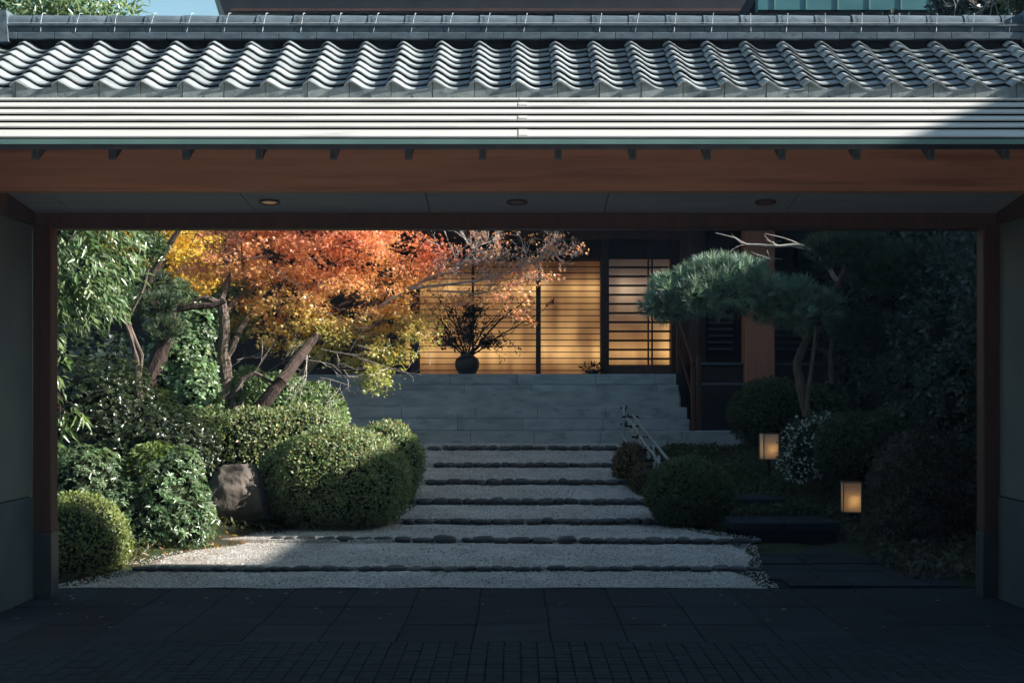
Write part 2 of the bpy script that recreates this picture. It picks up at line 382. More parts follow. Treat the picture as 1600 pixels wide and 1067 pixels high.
def on_blobs(blobs, n, depth=(.86, 1.03), zmin=-9, lumpamp=.05, lumpf=5.0):
    w_ = np.array([(b[3] * b[4] + b[4] * b[5] + b[3] * b[5]) for b in blobs]); w_ = w_ / w_.sum()
    out = []; nor = []
    for bi, b in enumerate(blobs):
        k = int(n * w_[bi]); d = rnd(k); r = G.uniform(depth[0], depth[1], (k, 1))
        c = np.array(b[:3]); s = np.array(b[3:6])
        base = c + d * s
        r = r + lumpamp * lump(base, lumpf, bi)[:, None] + .035 * lump(base, 17.0, bi)[:, None]
        p = c + d * s * r
        keep = p[:, 2] > zmin
        for bj, b2 in enumerate(blobs):
            if bj != bi:
                q = (p - np.array(b2[:3])) / np.array(b2[3:6])
                keep &= (q * q).sum(1) > .72
        out.append(p[keep]); nor.append(unit(d / s)[keep])
    return np.concatenate(out), np.concatenate(nor)

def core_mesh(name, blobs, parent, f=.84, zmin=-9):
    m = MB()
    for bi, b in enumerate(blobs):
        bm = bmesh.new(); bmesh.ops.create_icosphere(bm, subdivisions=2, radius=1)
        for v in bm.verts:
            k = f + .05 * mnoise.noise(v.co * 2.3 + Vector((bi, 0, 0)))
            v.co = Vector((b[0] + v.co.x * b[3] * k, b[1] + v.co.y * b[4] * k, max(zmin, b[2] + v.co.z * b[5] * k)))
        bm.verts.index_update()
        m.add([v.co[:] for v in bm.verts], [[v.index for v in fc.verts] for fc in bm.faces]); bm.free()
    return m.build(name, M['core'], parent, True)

GREEN_CLIP = [(.18, .26, .12), (.22, .30, .14), (.14, .20, .09), (.27, .31, .16), (.11, .16, .08)]
GREEN_CLIP_R = GREEN_CLIP + [(.30, .26, .15)]
GREEN_GLOSS = [(.045, .085, .035), (.06, .10, .04), (.035, .065, .03), (.08, .12, .05)]
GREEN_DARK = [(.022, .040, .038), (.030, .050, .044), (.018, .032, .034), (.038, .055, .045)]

def plant(name, label, cat, base, group=None):
    return tag(empty(name, base), label, cat, group)

def clipped(label, blobs, n, leaf=.034, pal=GREEN_CLIP, zmin=0.0, name='clipped_shrub', cat='shrub', group=None, core=.86, mat='leafmatte'):
    b0 = blobs[0]; t = plant(name, label, cat, (b0[0], b0[1], zmin), group)
    p, nn = on_blobs(blobs, n, (.88, 1.05), zmin, .05, 6)
    k = len(p)
    d = unit(nn * .55 + rnd(k) * .8 + np.array([0, 0, .25])); nr = unit(nn + rnd(k) * .55)
    o = leaves('foliage', p, d, nr, G.uniform(leaf * .7, leaf * 1.35, k), T_OVAL, M[mat], mixcols(k, pal), t)
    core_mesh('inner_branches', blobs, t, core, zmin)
    return t

def whorls(label, blobs, n, leaf=.085, k=7, pal=GREEN_GLOSS, zmin=0.0, name='broadleaf_shrub', cat='shrub', group=None, tm=T_LANCE, core=.74, depth=(.72, 1.05), mat='leaf', droop=.25, amp=.14):
    b0 = blobs[0]; t = plant(name, label, cat, (b0[0], b0[1], zmin), group)
    p, nn = on_blobs(blobs, n, depth, zmin, amp, 7)
    ax = unit(nn * .7 + rnd(len(p)) * .45 + np.array([0, 0, .5]))
    m = len(p); p = np.repeat(p, k, 0); ax = np.repeat(ax, k, 0); cc = np.repeat(mixcols(m, pal, .22), k, 0)
    e = unit(np.cross(ax, rnd(m * k)))
    d = unit(e + ax * G.uniform(.0, .7, (m * k, 1)) - np.array([0, 0, droop]))
    o = leaves('foliage', p, d, unit(ax + rnd(m * k) * .25), G.uniform(leaf * .65, leaf * 1.2, m * k), tm, M[mat], np.clip(cc * (1 + G.normal(0, .1, (m * k, 1))), .004, .9), t)
    if core: 
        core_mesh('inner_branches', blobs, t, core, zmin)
    return t

def wob(a, b, n=6, amp=.03):
    a = Vector(a); b = Vector(b); L = (b - a).length; out = []
    o = Vector((R.uniform(-9, 9), R.uniform(-9, 9), R.uniform(-9, 9)))
    for i in range(n + 1):
        t = i / n; p = a.lerp(b, t)
        if 0 < i < n: p = p + mnoise.noise_vector(o + Vector((t * 3, 0, 0))) * amp * L * 2
        out.append(p)
    return out

def poly(pts, n=3, amp=.02):
    out = []
    for i in range(len(pts) - 1):
        s = wob(pts[i], pts[i + 1], n, amp)
        out += s if i == 0 else s[1:]
    return out

def taper(m, r0, r1): return [r0 + (r1 - r0) * i / (m - 1) for i in range(m)]

def limb(mb, pts, r0, r1, n=8, sub=3, amp=.02):
    q = poly([Vector(p) for p in pts], sub, amp); mb.tube(q, taper(len(q), r0, r1), n)
    return q

def twigs(mb, p, d, L, r, depth, spread=.7, up=0.0, tips=None):
    """a branch that forks again and again"""
    p = Vector(p); d = Vector(d).normalized(); pts = [p]; k = 3
    for i in range(k):
        d = (d + Vector((R.gauss(0, .16), R.gauss(0, .16), R.gauss(0, .13) + up * .1))).normalized()
        pts.append(pts[-1] + d * L / k)
    mb.tube(pts, taper(len(pts), r, r * .6), 5 if r > .006 else 3, cap=False)
    if tips is not None: tips.append((pts[-1], d))
    if depth > 0:
        for j in range(2 if R.random() < .45 else 3):
            q = pts[R.choice([1, 2, 3, 3])]
            nd = (d + Vector((R.gauss(0, spread), R.gauss(0, spread), R.gauss(0, spread * .7) + up * .2))).normalized()
            twigs(mb, q, nd, L * R.uniform(.5, .85), max(r * .6, .0022), depth - 1, spread, up, tips)

# ================================================================== GROUND
ROWS = [(11.3, .02), (12.7, .083), (13.9, .13), (15.0, .23), (16.1, .363), (17.3, .488), (18.6, .638), (19.3, .70)]
def ramp(y):
    pr = (10.48, 0.0)
    if y <= pr[0]: return 0.0
    for r in ROWS:
        if y <= r[0]:
            return pr[1] + (r[1] - pr[1]) * (y - pr[0]) / (r[0] - pr[0])
        pr = r
    return .70
def bed(x, y):
    """planting beds rise beside the path"""
    z = ramp(y) - .045
    if y > 11.2:
        k = min(1, (y - 11.2) / 3)
        if x < -2.2: z += min(.5, (-2.2 - x) * .28) * k
        if x > 2.9: z += min(.45, (x - 2.9) * .22) * k
        z += .03 * math.sin(x * 3.1) * math.sin(y * 2.3) * (1 if (x < -2.2 or x > 2.6) else 0)
    return z
v = []; f = []
xs = [-300, -60, -20, -9] + [-7 + .25 * i for i in range(57)] + [9, 20, 60, 300]
ys = [10.46 + .3 * i for i in range(40)] + [24, 30, 60, 200, 900]
for y in ys:
    for x in xs: v.append((x, y, bed(max(-7, min(7, x)), min(y, 23)) if y < 60 else 0.0))
nx = len(xs)
for j in range(len(ys) - 1):
    for i in range(nx - 1): f.append((j * nx + i, j * nx + i + 1, (j + 1) * nx + i + 1, (j + 1) * nx + i))
tag(link('garden_ground', mesh('garden_ground', v, f, M['soil'], True)), kind='structure')
pv = MB(); pv.box(-300, 300, -60, 10.46, -.3, -.024); tag(pv.build('ground', M['mortar']), kind='structure')

# gravel path: treads that step up at each row of edging stones
def lerpt(tab, y):
    if y <= tab[0][0]: return tab[0][1]
    for a, b in zip(tab, tab[1:]):
        if y <= b[0]: return a[1] + (b[1] - a[1]) * (y - a[0]) / (b[0] - a[0])
    return tab[-1][1]
XL = [(10.48, -3.45), (11.2, -3.15), (12.0, -3.0), (12.9, -2.75), (13.4, -2.2), (13.9, -1.25), (15, -1.1), (17, -1.15), (19.3, -1.3)]
XR = [(10.48, 1.86), (11.3, 1.88), (12.2, 2.0), (12.9, 2.1), (13.4, 1.75), (13.9, 1.45), (15, 1.42), (16.1, 1.3), (17.3, 1.25), (18.6, 1.35), (19.3, 1.45)]
gravel = None
v = []; f = []
yy = [10.48]
seg = [10.48] + [r[0] for r in ROWS]
lvl = []
for i in range(len(seg) - 1):
    y0, y1 = seg[i], seg[i + 1]
    z0 = (0.0 if i == 0 else ROWS[i - 1][1] + (.03 if i < 3 else .055)); z1 = ROWS[i][1]
    k = 12
    for j in range(k + 1):
        lvl.append((y0 + (y1 - y0) * j / k + (0.001 if j == 0 else 0), z0 + (z1 - z0) * j / k))
NX = 90
for y, z in lvl:
    a, b = lerpt(XL, y), lerpt(XR, y)
    a += .07 * mnoise.noise(Vector((y * 3, 0, 1))); b += .07 * mnoise.noise(Vector((y * 3, 5, 1)))
    for i in range(NX + 1):
        x = a + (b - a) * i / NX
        e = min(i, NX - i) / 3
        v.append((x, y, z + .008 * mnoise.noise(Vector((x * 2.5, y * 3, 0))) - (.05 * (1 - e) if e < 1 and y > 10.6 else 0)))
for j in range(len(lvl) - 1):
    for i in range(NX): f.append((j * (NX + 1) + i, j * (NX + 1) + i + 1, (j + 1) * (NX + 1) + i + 1, (j + 1) * (NX + 1) + i))
gravel = tag(link('gravel_path', mesh('gravel_path', v, f, M['gravel'])), kind='structure')

def gz(y):
    for (a, za), (b, zb) in zip(lvl, lvl[1:]):
        if a <= y <= b: return za + (zb - za) * (y - a) / max(1e-6, b - a)
    return lvl[-1][1]
# loose pebbles lying on the gravel
def pebbles(name, n, ylo, yhi, r0, r1):
    V0 = np.array([[1, 0, 0], [-1, 0, 0], [0, 1, 0], [0, -1, 0], [0, 0, .6], [0, 0, -.6]])
    F0 = [(0, 2, 4), (2, 1, 4), (1, 3, 4), (3, 0, 4)]
    y = ylo + (yhi - ylo) * G.random(n) ** 1.25
    a = np.array([lerpt(XL, t) for t in y]); b = np.array([lerpt(XR, t) for t in y])
    x = a + (b - a) * G.random(n) * 1.02 - .02
    z = np.array([gz(t) for t in y]) + .002
    p = np.stack([x, y, z], 1); s = G.uniform(r0, r1, n)
    c = np.clip(np.array([[.50, .47, .44]]) * G.uniform(.35, 1.4, (n, 1)), 0, .8)
    dark = G.random(n) < .06; c[dark] = np.array([.10, .07, .05])
    T = (V0, F0)
    d = rnd(n); d[:, 2] *= .25
    return leaves(name, p, d, np.tile(np.array([[0, 0, 1.]]), (n, 1)) + rnd(n) * .2, s, T, M['pebble'], c)
M['pebble'] = leaf_mat('pebble_stone', 0.0, .8, .2)
tag(pebbles('gravel_pebbles', 46000, 10.49, 19.2, .004, .010), kind='stuff')

# edging stones, a row across the path at each step
def stone_mesh(i):
    bm = bmesh.new(); bmesh.ops.create_icosphere(bm, subdivisions=2, radius=1)
    o = Vector((i * 7.3, 2, 1))
    for q in bm.verts:
        c = q.co; e = .78
        c = Vector((math.copysign(abs(c.x) ** .62, c.x), math.copysign(abs(c.y) ** e, c.y), math.copysign(abs(c.z) ** .85, c.z)))
        q.co = c * (1 + .16 * mnoise.noise(q.co * 1.3 + o))
    me = bpy.data.meshes.new('edging_stone'); bm.to_mesh(me); bm.free(); me.materials.append(M['edge_stone'])
    me.polygons.foreach_set('use_smooth', [True] * len(me.polygons)); return me
SM = [stone_mesh(i) for i in range(7)]
rowx = [(-3.05, 1.93), (-2.2, 2.15), (-1.1, 1.35), (-1.05, 1.38), (-1.02, 1.32), (-1.0, 1.22), (-1.15, 1.32)]
for (ry, rz), (xa, xb), hh in zip(ROWS[:7], rowx, (.036, .052, .060, .066, .064, .056, .055)):
    x = xa
    while x < xb:
        wd = R.uniform(.10, .21) * (.85 if ry < 11.5 else 1) * (.82 if ry > 17 else 1)
        t = (x - xa) / (xb - xa)
        yo = .18 * (.5 - t) if 12 < ry < 13 else 0
        h = hh * R.uniform(.82, 1.1) * (1 + (.2 if R.random() < .05 else 0))
        o = link('edging_stone', R.choice(SM), gravel, loc=(x + wd / 2, ry + yo + R.uniform(-.025, .025), rz + h * .42), rot=(R.uniform(-.12, .12), R.uniform(-.1, .1), R.uniform(-.18, .18)))
        o.scale = (wd / 2 * 1.01, R.uniform(.05, .07), h * .66)
        x += wd + (R.uniform(-.012, .003) if R.random() < .9 else R.uniform(.01, .04))

# foreground paving: slabs and, nearer, small setts
paving = MB(); paving.box(-12, 12, 5.65, 10.46, -.021, -.014); paving = tag(paving.build('stone_paving', M['mortar']), kind='structure')
def slab_mesh(w_, d_, h_, mat, c=.004):
    m = MB(); m.box(-w_ / 2, w_ / 2, -d_ / 2, d_ / 2, -h_, 0, c=c); return mesh('paving_slab', m.v, m.f, mat)
pitch = .453
rows_y = [(8.285, 8.90), (8.90, 9.60), (9.60, 10.46)]
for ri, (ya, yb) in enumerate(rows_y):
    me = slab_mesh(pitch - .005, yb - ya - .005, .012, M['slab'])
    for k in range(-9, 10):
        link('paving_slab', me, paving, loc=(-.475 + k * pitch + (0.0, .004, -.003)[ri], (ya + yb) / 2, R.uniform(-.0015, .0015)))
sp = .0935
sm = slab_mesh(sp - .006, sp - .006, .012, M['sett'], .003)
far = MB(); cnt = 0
for j in range(0, 16):
    y = 8.285 - sp / 2 - j * sp
    for k in range(-40, 41):
        x = k * sp - .02 + (0 if j % 1 == 0 else 0)
        vis = abs(x) < .37 * y
        if not vis: continue
        z = R.uniform(-.002, .001)
        if 6 <= j < 12 and cnt < 295 and abs(x) < 2.4:
            link('paving_sett', sm, paving, loc=(x, y, z)); cnt += 1
        else:
            far.box(x - sp / 2 + .003, x + sp / 2 - .003, y - sp / 2 + .003, y + sp / 2 - .003, -.0135, z)
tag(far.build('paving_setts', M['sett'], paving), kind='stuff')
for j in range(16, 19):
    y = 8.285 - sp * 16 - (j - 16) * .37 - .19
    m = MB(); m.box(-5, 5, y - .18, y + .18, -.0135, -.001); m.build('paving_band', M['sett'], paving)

# flagstones to the right of the gravel, going up by slabs
flags = tag(box('flagstone_path', (1.9, 3.4, 10.5, 12.9, -.03, -.002), M['mortar'], None, 0), kind='structure')
ly = 10.5; r_ = 0
while ly < 12.85:
    dd = (.38, .46, .42, .55, .5)[r_ % 5]; x = 1.93 + (.1, .0, .06)[r_ % 3]
    while x < 3.3:
        ww = R.uniform(.38, .62); o = MB(); o.box(x, min(x + ww, 3.38) - .012, ly, ly + dd - .014, -.001, .011 + R.uniform(0, .006) + .012 * (r_ > 2), c=.004)
        o.build('flagstone', M['slab'], flags, origin=(x, ly, 0)); x += ww
    ly += dd; r_ += 1
fs = tag(empty('step_slab', (2.5, 13.2, .02)), 'low dark stone step slab beside the round bush, on the way to the lanterns', 'stone step')
for x0, x1 in ((1.98, 2.44), (2.45, 2.96)):
    m = MB(); m.box(x0, x1, 12.98, 13.62, .16, .24, c=.012); m.build('slab', M['slab'], fs)
m = MB(); m.box(2.02, 2.93, 13.02, 13.6, .0, .158); m.build('footing', M['mortar'], fs)
fs = tag(empty('step_slab', (2.2, 14.8, .2)), 'second dark stone step slab, farther up behind the round bush', 'stone step')
m = MB(); m.box(2.05, 2.75, 14.5, 15.1, .25, .33, c=.012); m.build('slab', M['slab'], fs)

# ================================================================== STONE STAIRS
st = tag(empty('stone_stairs', (0, 19.3, .7)), 'wide grey granite stairs of six steps rising to the lit entrance windows', 'stairs')
for k in range(6):
    x0, x1 = (-2.6, 3.17) if k == 0 else (-2.5, 2.40 - (.0 if k < 3 else .05))
    y0 = 19.3 + .3 * k; y1 = y0 + (.42 if k < 5 else .9); z0 = .70 + .158 * k - (.0 if k else .12); z1 = .70 + .158 * (k + 1)
    x = x0; first = True
    while x < x1 - .02:
        L = R.uniform(.55, .95) if first else R.uniform(.85, 1.15); first = False
        xe = min(x + L, x1); 
        if x1 - xe < .3: xe = x1
        m = MB(); m.box(x, xe - .004, y0, y1, z0 + .003, z1, c=.006)
        m.build('step_block', M['stair'], st, origin=(x, y0, z0)); x = xe
m = MB(); m.box(-2.45, 2.3, 20.0, 22.2, .5, 1.40); m.build('stair_core', M['stair'], st)

# ================================================================== ENTRANCE BUILDING
eb = tag(empty('entrance_building', (0, 21.6, .7)), 'dark timber entrance hall with warm lit slatted windows behind the stairs', 'building')
def S(name, b, mat, parent=eb, c=.003): return box(name, b, mat, parent, c)
X = lambda u: (u - CU) / F * 21.6
Zv = lambda v: EYE + (HV - v) / F * 21.6
S('landing_floor', (-5.5, 2.38, 21.7, 23.2, 1.3, 1.645), M['stair'])
S('plinth', (-9.5, -2.6, 21.9, 22.3, .2, 1.62), M['wall'])
S('left_wall', (-9.5, X(610), 21.75, 21.95, 1.62, 4.2), M['wall'])
S('side_door', (X(612), X(632), 21.68, 21.75, 1.65, 3.5), M['frame'])
lw = S('sidelight', (X(633), X(641), 21.70, 21.74, 1.78, 3.35), M['glow'])
for i in range(9): S('sidelight_bar', (X(633), X(641), 21.68, 21.70, 1.85 + .17 * i, 1.87 + .17 * i), M['frame'], lw, 0)
S('dark_panel', (X(560), X(600), 21.66, 21.74, 1.65, 3.6), M['beamdark'])
S('window_post', (X(641), X(655), 21.56, 21.70, 1.645, 3.7), M['frame'])
S('window_post', (X(837.5), X(845), 21.58, 21.70, 1.645, 3.7), M['frame'])
S('window_post', (X(938.5), X(951), 21.50, 21.70, 1.645, 3.9), M['frame'])
S('window_post', (X(1048), X(1056), 21.52, 21.70, 1.645, 3.9), M['frame'])
S('window_post', (X(737), X(740.5), 21.60, 21.68, 1.645, 3.4), M['frame'])
def window(u0, u1, dz, th, zlo, zhi, label, gm=None):
    x0, x1 = X(u0), X(u1)
    g = S('lit_window', (x0, x1, 21.80, 21.82, zlo, zhi), gm or M['glow'], eb, 0)
    z = zlo + dz * .55
    while z < zhi - .02:
        S('slat', (x0, x1, 21.62, 21.66, z, z + th), M['slat'], g, 0); z += dz
    return g
window(655, 837.5, .0925, .013, 1.65, Zv(405), 'a')
window(845, 938.5, .0925, .013, 1.65, Zv(405), 'b')
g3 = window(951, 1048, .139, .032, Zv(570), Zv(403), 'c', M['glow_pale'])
for u in (1013, 1019): S('mullion', (X(u) - .012, X(u) + .012, 21.60, 21.64, Zv(570), Zv(375)), M['frame'], g3, 0)
S('glass_pane', (X(951), X(1048), 21.70, 21.706, Zv(570), Zv(403)), M['glass'], g3, 0)
S('window_sill', (X(951), X(1048), 21.50, 21.72, 1.645, Zv(570)), M['beamdark'])
S('transom', (X(600), X(1056), 21.66, 21.74, Zv(404), Zv(376)), M['wall'])
S('head_beam', (X(600), X(1100), 21.48, 21.72, Zv(375), Zv(357)), M['beamdark'])
for u in (742, 767, 847, 905): S('hanger', (X(u) - .03, X(u) + .03, 21.40, 21.48, Zv(364), Zv(358)), M['frame'])
S('back_wall', (-2.6, 2.6, 22.6, 22.7, 1.6, 4.2), M['wall'])
# right part of the front
S('wall', (2.43, 9.5, 21.5, 21.7, .5, 4.2), M['wall'])
S('wall_panel', (2.48, 2.86, 21.44, 21.5, 1.8, 3.8), M['beamdark'])
for z in [2.02 + .098 * i for i in range(10)]:
    S('louvre_blade', (2.9, 3.27, 21.38, 21.44, z, z + .03), M['ledge'], eb, 0)
    S('louvre_blade', (3.76, 4.9, 21.38, 21.44, z, z + .03), M['ledge'], eb, 0)
S('parapet', (2.58, 3.28, 20.55, 20.7, .62, 1.775), M['wall']); S('parapet_cap', (2.55, 3.285, 20.50, 20.74, 1.777, 1.81), M['ledge'])
S('parapet_rail', (2.58, 3.28, 20.53, 20.549, 1.48, 1.52), M['ledge'])
S('parapet', (3.72, 7.5, 20.55, 20.7, .62, 1.775), M['wall']); S('parapet_cap', (3.715, 7.5, 20.50, 20.74, 1.777, 1.81), M['ledge'])
S('column', (3.29, 3.71, 20.35, 20.75, .62, 4.0), M['column'], c=.012)
S('column', (2.60, 2.74, 21.2, 21.38, 1.81, 4.0), M['beamdark'], c=.008)
# eaves: soffit, fascia and a low roof
m = MB(); m.box(-6.5, 9.8, 19.6, 23.5, 4.05, 4.2); m.build('soffit', M['canopy'], eb)
rf = MB(); rf.add([(-6.7, 19.4, 4.2), (10, 19.4, 4.2), (10, 23.6, 5.6), (-6.7, 23.6, 5.6), (-6.7, 19.4, 4.32), (10, 19.4, 4.32), (10, 23.6, 5.72), (-6.7, 23.6, 5.72)],
                  [(3, 2, 1, 0), (4, 5, 6, 7), (0, 1, 5, 4), (2, 3, 7, 6), (0, 4, 7, 3), (1, 2, 6, 5)])
rf.build('roof', M['roofdark'], eb)
S('side_wall', (9.4, 9.6, 19.8, 24, .3, 4.05), M['wall'])

# handrail at the right end of the stairs
hr = tag(empty('handrail', (2.43, 19.5, .86)), 'slim red brown timber handrail at the right end of the stairs', 'handrail')
m = MB(); m.box(2.40, 2.46, 19.46, 19.52, .84, 1.80, c=.006); m.build('post', M['post'], hr)
m = MB(); m.box(2.37, 2.43, 20.95, 21.02, 1.66, 2.52, c=.006); m.build('post', M['post'], hr)
m = MB(); m.tube([(2.43, 19.4, 1.78), (2.40, 21.0, 2.5)], .028, 8); m.build('rail', M['post'], hr)
m = MB(); m.tube([(2.43, 19.5, 1.3), (2.40, 21.0, 2.05)], .018, 8); m.build('rail', M['post'], hr)
m = MB(); m.box(2.52, 2.575, 19.75, 19.83, .62, 1.9, c=.006); m.build('post', M['post'], hr)

# ================================================================== BUILDINGS BEHIND AND ON THE RIGHT
hb = tag(empty('large_building', (0, 34, 0)), 'huge dark building whose deep eaves loom above the tiled gate roof', 'building')
zb = EYE + (HV - 22) / F * 30
m = MB(); m.add([(-6.15, 30, zb), (5.7, 30, zb), (16, 40, zb + 3), (-9, 44, zb + 3), (-6.75, 30, zb + 1.6), (6.4, 30, zb + 1.6), (16, 40, zb + 5), (-9, 44, zb + 5)],
                [(0, 1, 2, 3), (4, 7, 6, 5), (0, 4, 5, 1), (1, 5, 6, 2), (2, 6, 7, 3), (3, 7, 4, 0)])
m.build('eaves', M['roofdark'], hb)
m = MB(); m.box(-6.0, 5.8, 29.9, 29.98, zb + .03, zb + .09); m.build('fascia_board', M['beamdark'], hb)
box('wall', (-5.5, 13, 35, 45, 0, zb + 2), M['wall'], hb)
t = EYE + (HV - 20) / F * 27
tf = tag(empty('teal_roof_wing', (8, 27, 0)), 'teal copper fascia of a lower wing, seen over the gate ridge at the right', 'building')
m = MB(); m.box(4.6, 9.05, 27, 27.3, t + .05, t + .30); m.build('fascia', M['tealfascia'], tf)
for k in range(8): box('seam', (4.9 + k * .6, 4.93 + k * .6, 26.985, 26.998, t + .05, t + .30), M['teal'], tf, 0)
m = MB(); m.box(4.6, 9.3, 27.1, 31, t - .25, t + .048); m.build('soffit', M['roofdark'], tf)
m = MB(); m.box(4.6, 9.0, 27.25, 31, t + .302, t + .6); m.build('upper_band', M['roofdark'], tf)
box('wall', (4.8, 9.0, 28, 31, 0, t - .252), M['wall'], tf)

# unseen block added at the right, its eave stepped to shape the shade
wing = tag(empty('side_shade_block', (12, 14, 0)), 'unseen long block added right of the garden, its stepped eave casting the shade', 'building')
WX = 10.0
for ya_, yb_, c_ in ((5.0, 8.6, 1.80), (8.6, 11.2, 1.10), (11.2, 31, 1.50)):
    WZ = c_ + .5 * WX
    box('wall', (WX + .6, WX + 6, ya_ + .1, yb_ - .1, 0, WZ - .5), M['wall'], wing)  # body of the added shade block, out of view
    m = MB(); m.add([(WX, ya_, WZ - .12), (WX + 7, ya_, WZ + .9), (WX + 7, yb_, WZ + .9), (WX, yb_, WZ - .12), (WX, ya_, WZ), (WX + 7, ya_, WZ + 1.02), (WX + 7, yb_, WZ + 1.02), (WX, yb_, WZ)],
                [(0, 3, 2, 1), (4, 5, 6, 7), (0, 1, 5, 4), (1, 2, 6, 5), (2, 3, 7, 6), (3, 0, 4, 7)])
    m.build('roof', M['roofdark'], wing)  # stepped top of the added shade block

# unseen block added behind the camera to cut low frontal sky light
ob = tag(empty('rear_sky_blocker', (0, -16, 0)), 'unseen dark block added behind the camera to cut the low sky light', 'building')
box('wall', (-30, 30, -26, -14.5, 0, 13), M['wall'], ob); box('eaves', (-31, 31, -27, -13.5, 13.01, 13.3), M['roofdark'], ob)  # both parts of the added sky blocker, out of view
# unseen drive, made pale and narrow to bounce sun onto the beam
tag(box('bounce_driveway', (-2.9, 2.7, -14, 5.6, -.02, -.004), M['drive'], None, 0), kind='structure')

# ================================================================== GATE
gate = tag(empty('roofed_gate', (0, 10, 0)), 'wide roofed gate with blue grey wave tiles and pale metal eave framing the garden', 'gate')
def GB(name, b, mat, parent=gate, c=.003): return box(name, b, mat, parent, c)
TH = math.atan(.5175); ct, sn = math.cos(TH), math.sin(TH)
def slope(s, y0=9.2, z0=3.37, n=0.0):       # point s metres up the slope from the tile eave, n above it
    return (y0 + s * ct - n * sn, z0 + s * sn + n * ct)
TW = .2695
PRO = [(0, .034), (.05, .051), (.10, .062), (.15, .066), (.19, .063), (.25, .052), (.32, .040), (.40, .022), (.48, .008), (.56, .0), (.65, -.003), (.75, .001), (.85, .004), (.93, .008), (1.0, .014)]
def tile_mesh(L, th, eave=False, v_=0):
    m = MB(); n = len(PRO); vs = []
    for (a, dn) in ((0, .032), (L, .004)):
        for u, h in PRO: vs.append((u * TW * 1.0 + (.0 if u < 1 else .004), a, h * .92 + dn))
        for u, h in PRO: vs.append((u * TW * 1.0 + (.0 if u < 1 else .004), a, h * .92 + dn - th))
    f = []
    for i in range(n - 1):
        f.append((i, i + 1, 2 * n + i + 1, 2 * n + i))                       # top
        f.append((n + i + 1, n + i, 3 * n + i, 3 * n + i + 1))               # underside
        f.append((i + 1, i, n + i, n + i + 1))                               # lower lip
        f.append((2 * n + i, 2 * n + i + 1, 3 * n + i + 1, 3 * n + i))
    f.append((0, 2 * n, 3 * n, n)); f.append((n - 1, 2 * n - 1, 4 * n - 1, 3 * n - 1))
    me = mesh('roof_tile', vs, f, M['tile'])
    sm = [False] * len(me.polygons)
    for p in me.polygons:
        if abs(p.normal.z) > .3: sm[p.index] = True
    me.polygons.foreach_set('use_smooth', sm)
    return me
deck = MB()
y0, z0 = slope(-.02, n=-.03); y1, z1 = slope(1.20, n=-.03)
deck.add([(-5.4, y0, z0), (5.4, y0, z0), (5.4, y1, z1), (-5.4, y1, z1), (-5.4, y0, z0 - .05), (5.4, y0, z0 - .05), (5.4, y1 + .2, z1 - .35), (-5.4, y1 + .2, z1 - .35)],
         [(0, 1, 2, 3), (7, 6, 5, 4), (0, 4, 5, 1), (2, 6, 7, 3), (0, 3, 7, 4), (1, 5, 6, 2)])
troof = deck.build('tile_roof', M['darkgap'], gate)
tm = tile_mesh(.185, .0095)
EXP = .1445
for k in range(-19, 19):
    xl = -.030 + k * TW
    for r in range(8):
        yy_, zz_ = slope(.0 + r * EXP, n=0)
        o = link('roof_tile', tm, troof, loc=(xl + R.uniform(-.003, .003), yy_ + R.uniform(-.004, .004), zz_ + R.uniform(-.0015, .002)), rot=(TH + R.uniform(-.003, .003), R.uniform(-.005, .005), R.uniform(-.006, .006)))
# eave aprons: the downturned fronts of the first course
ap = []
for vv in range(3):
    m = MB(); top = []; bot = []
    n = len(PRO)
    xs_ = [.034 + (TW - .004) * i / 14 for i in range(15)]
    def hprof(x):
        u = (x / TW) % 1.0
        for (a, ha), (b, hb_) in zip(PRO, PRO[1:]):
            if a <= u <= b: return ha + (hb_ - ha) * (u - a) / (b - a)
        return PRO[0][1]
    vs = []
    for yk in (0, .014):
        for x in xs_:
            hh = hprof(x) if x < TW else hprof(x - TW)
            hh = hprof(min(x, TW - 1e-4)) if x < TW else min(hprof(x - TW), .052)
            vs.append((x, yk, hh * .92 + .019))
        for x in xs_: vs.append((x, yk, -.068))
    m_n = 15; f = []
    for i in range(m_n - 1):
        f.append((i, m_n + i, m_n + i + 1, i + 1)); f.append((2 * m_n + i, 2 * m_n + i + 1, 3 * m_n + i + 1, 3 * m_n + i))
        f.append((i, i + 1, 2 * m_n + i + 1, 2 * m_n + i)); f.append((m_n + i, 3 * m_n + i, 3 * m_n + i + 1, m_n + i + 1))
    f.append((0, 2 * m_n, 3 * m_n, m_n)); f.append((m_n - 1, 2 * m_n - 1, 4 * m_n - 1, 3 * m_n - 1))
    ap.append(mesh('eave_apron', vs, f, M['tile_apron'])); break
for k in range(-19, 19):
    link('eave_apron', ap[0], troof, loc=(-.030 + k * TW, 9.186 + R.uniform(-.002, .002), 3.385), rot=(R.uniform(-.02, .02), 0, R.uniform(-.006, .006)))

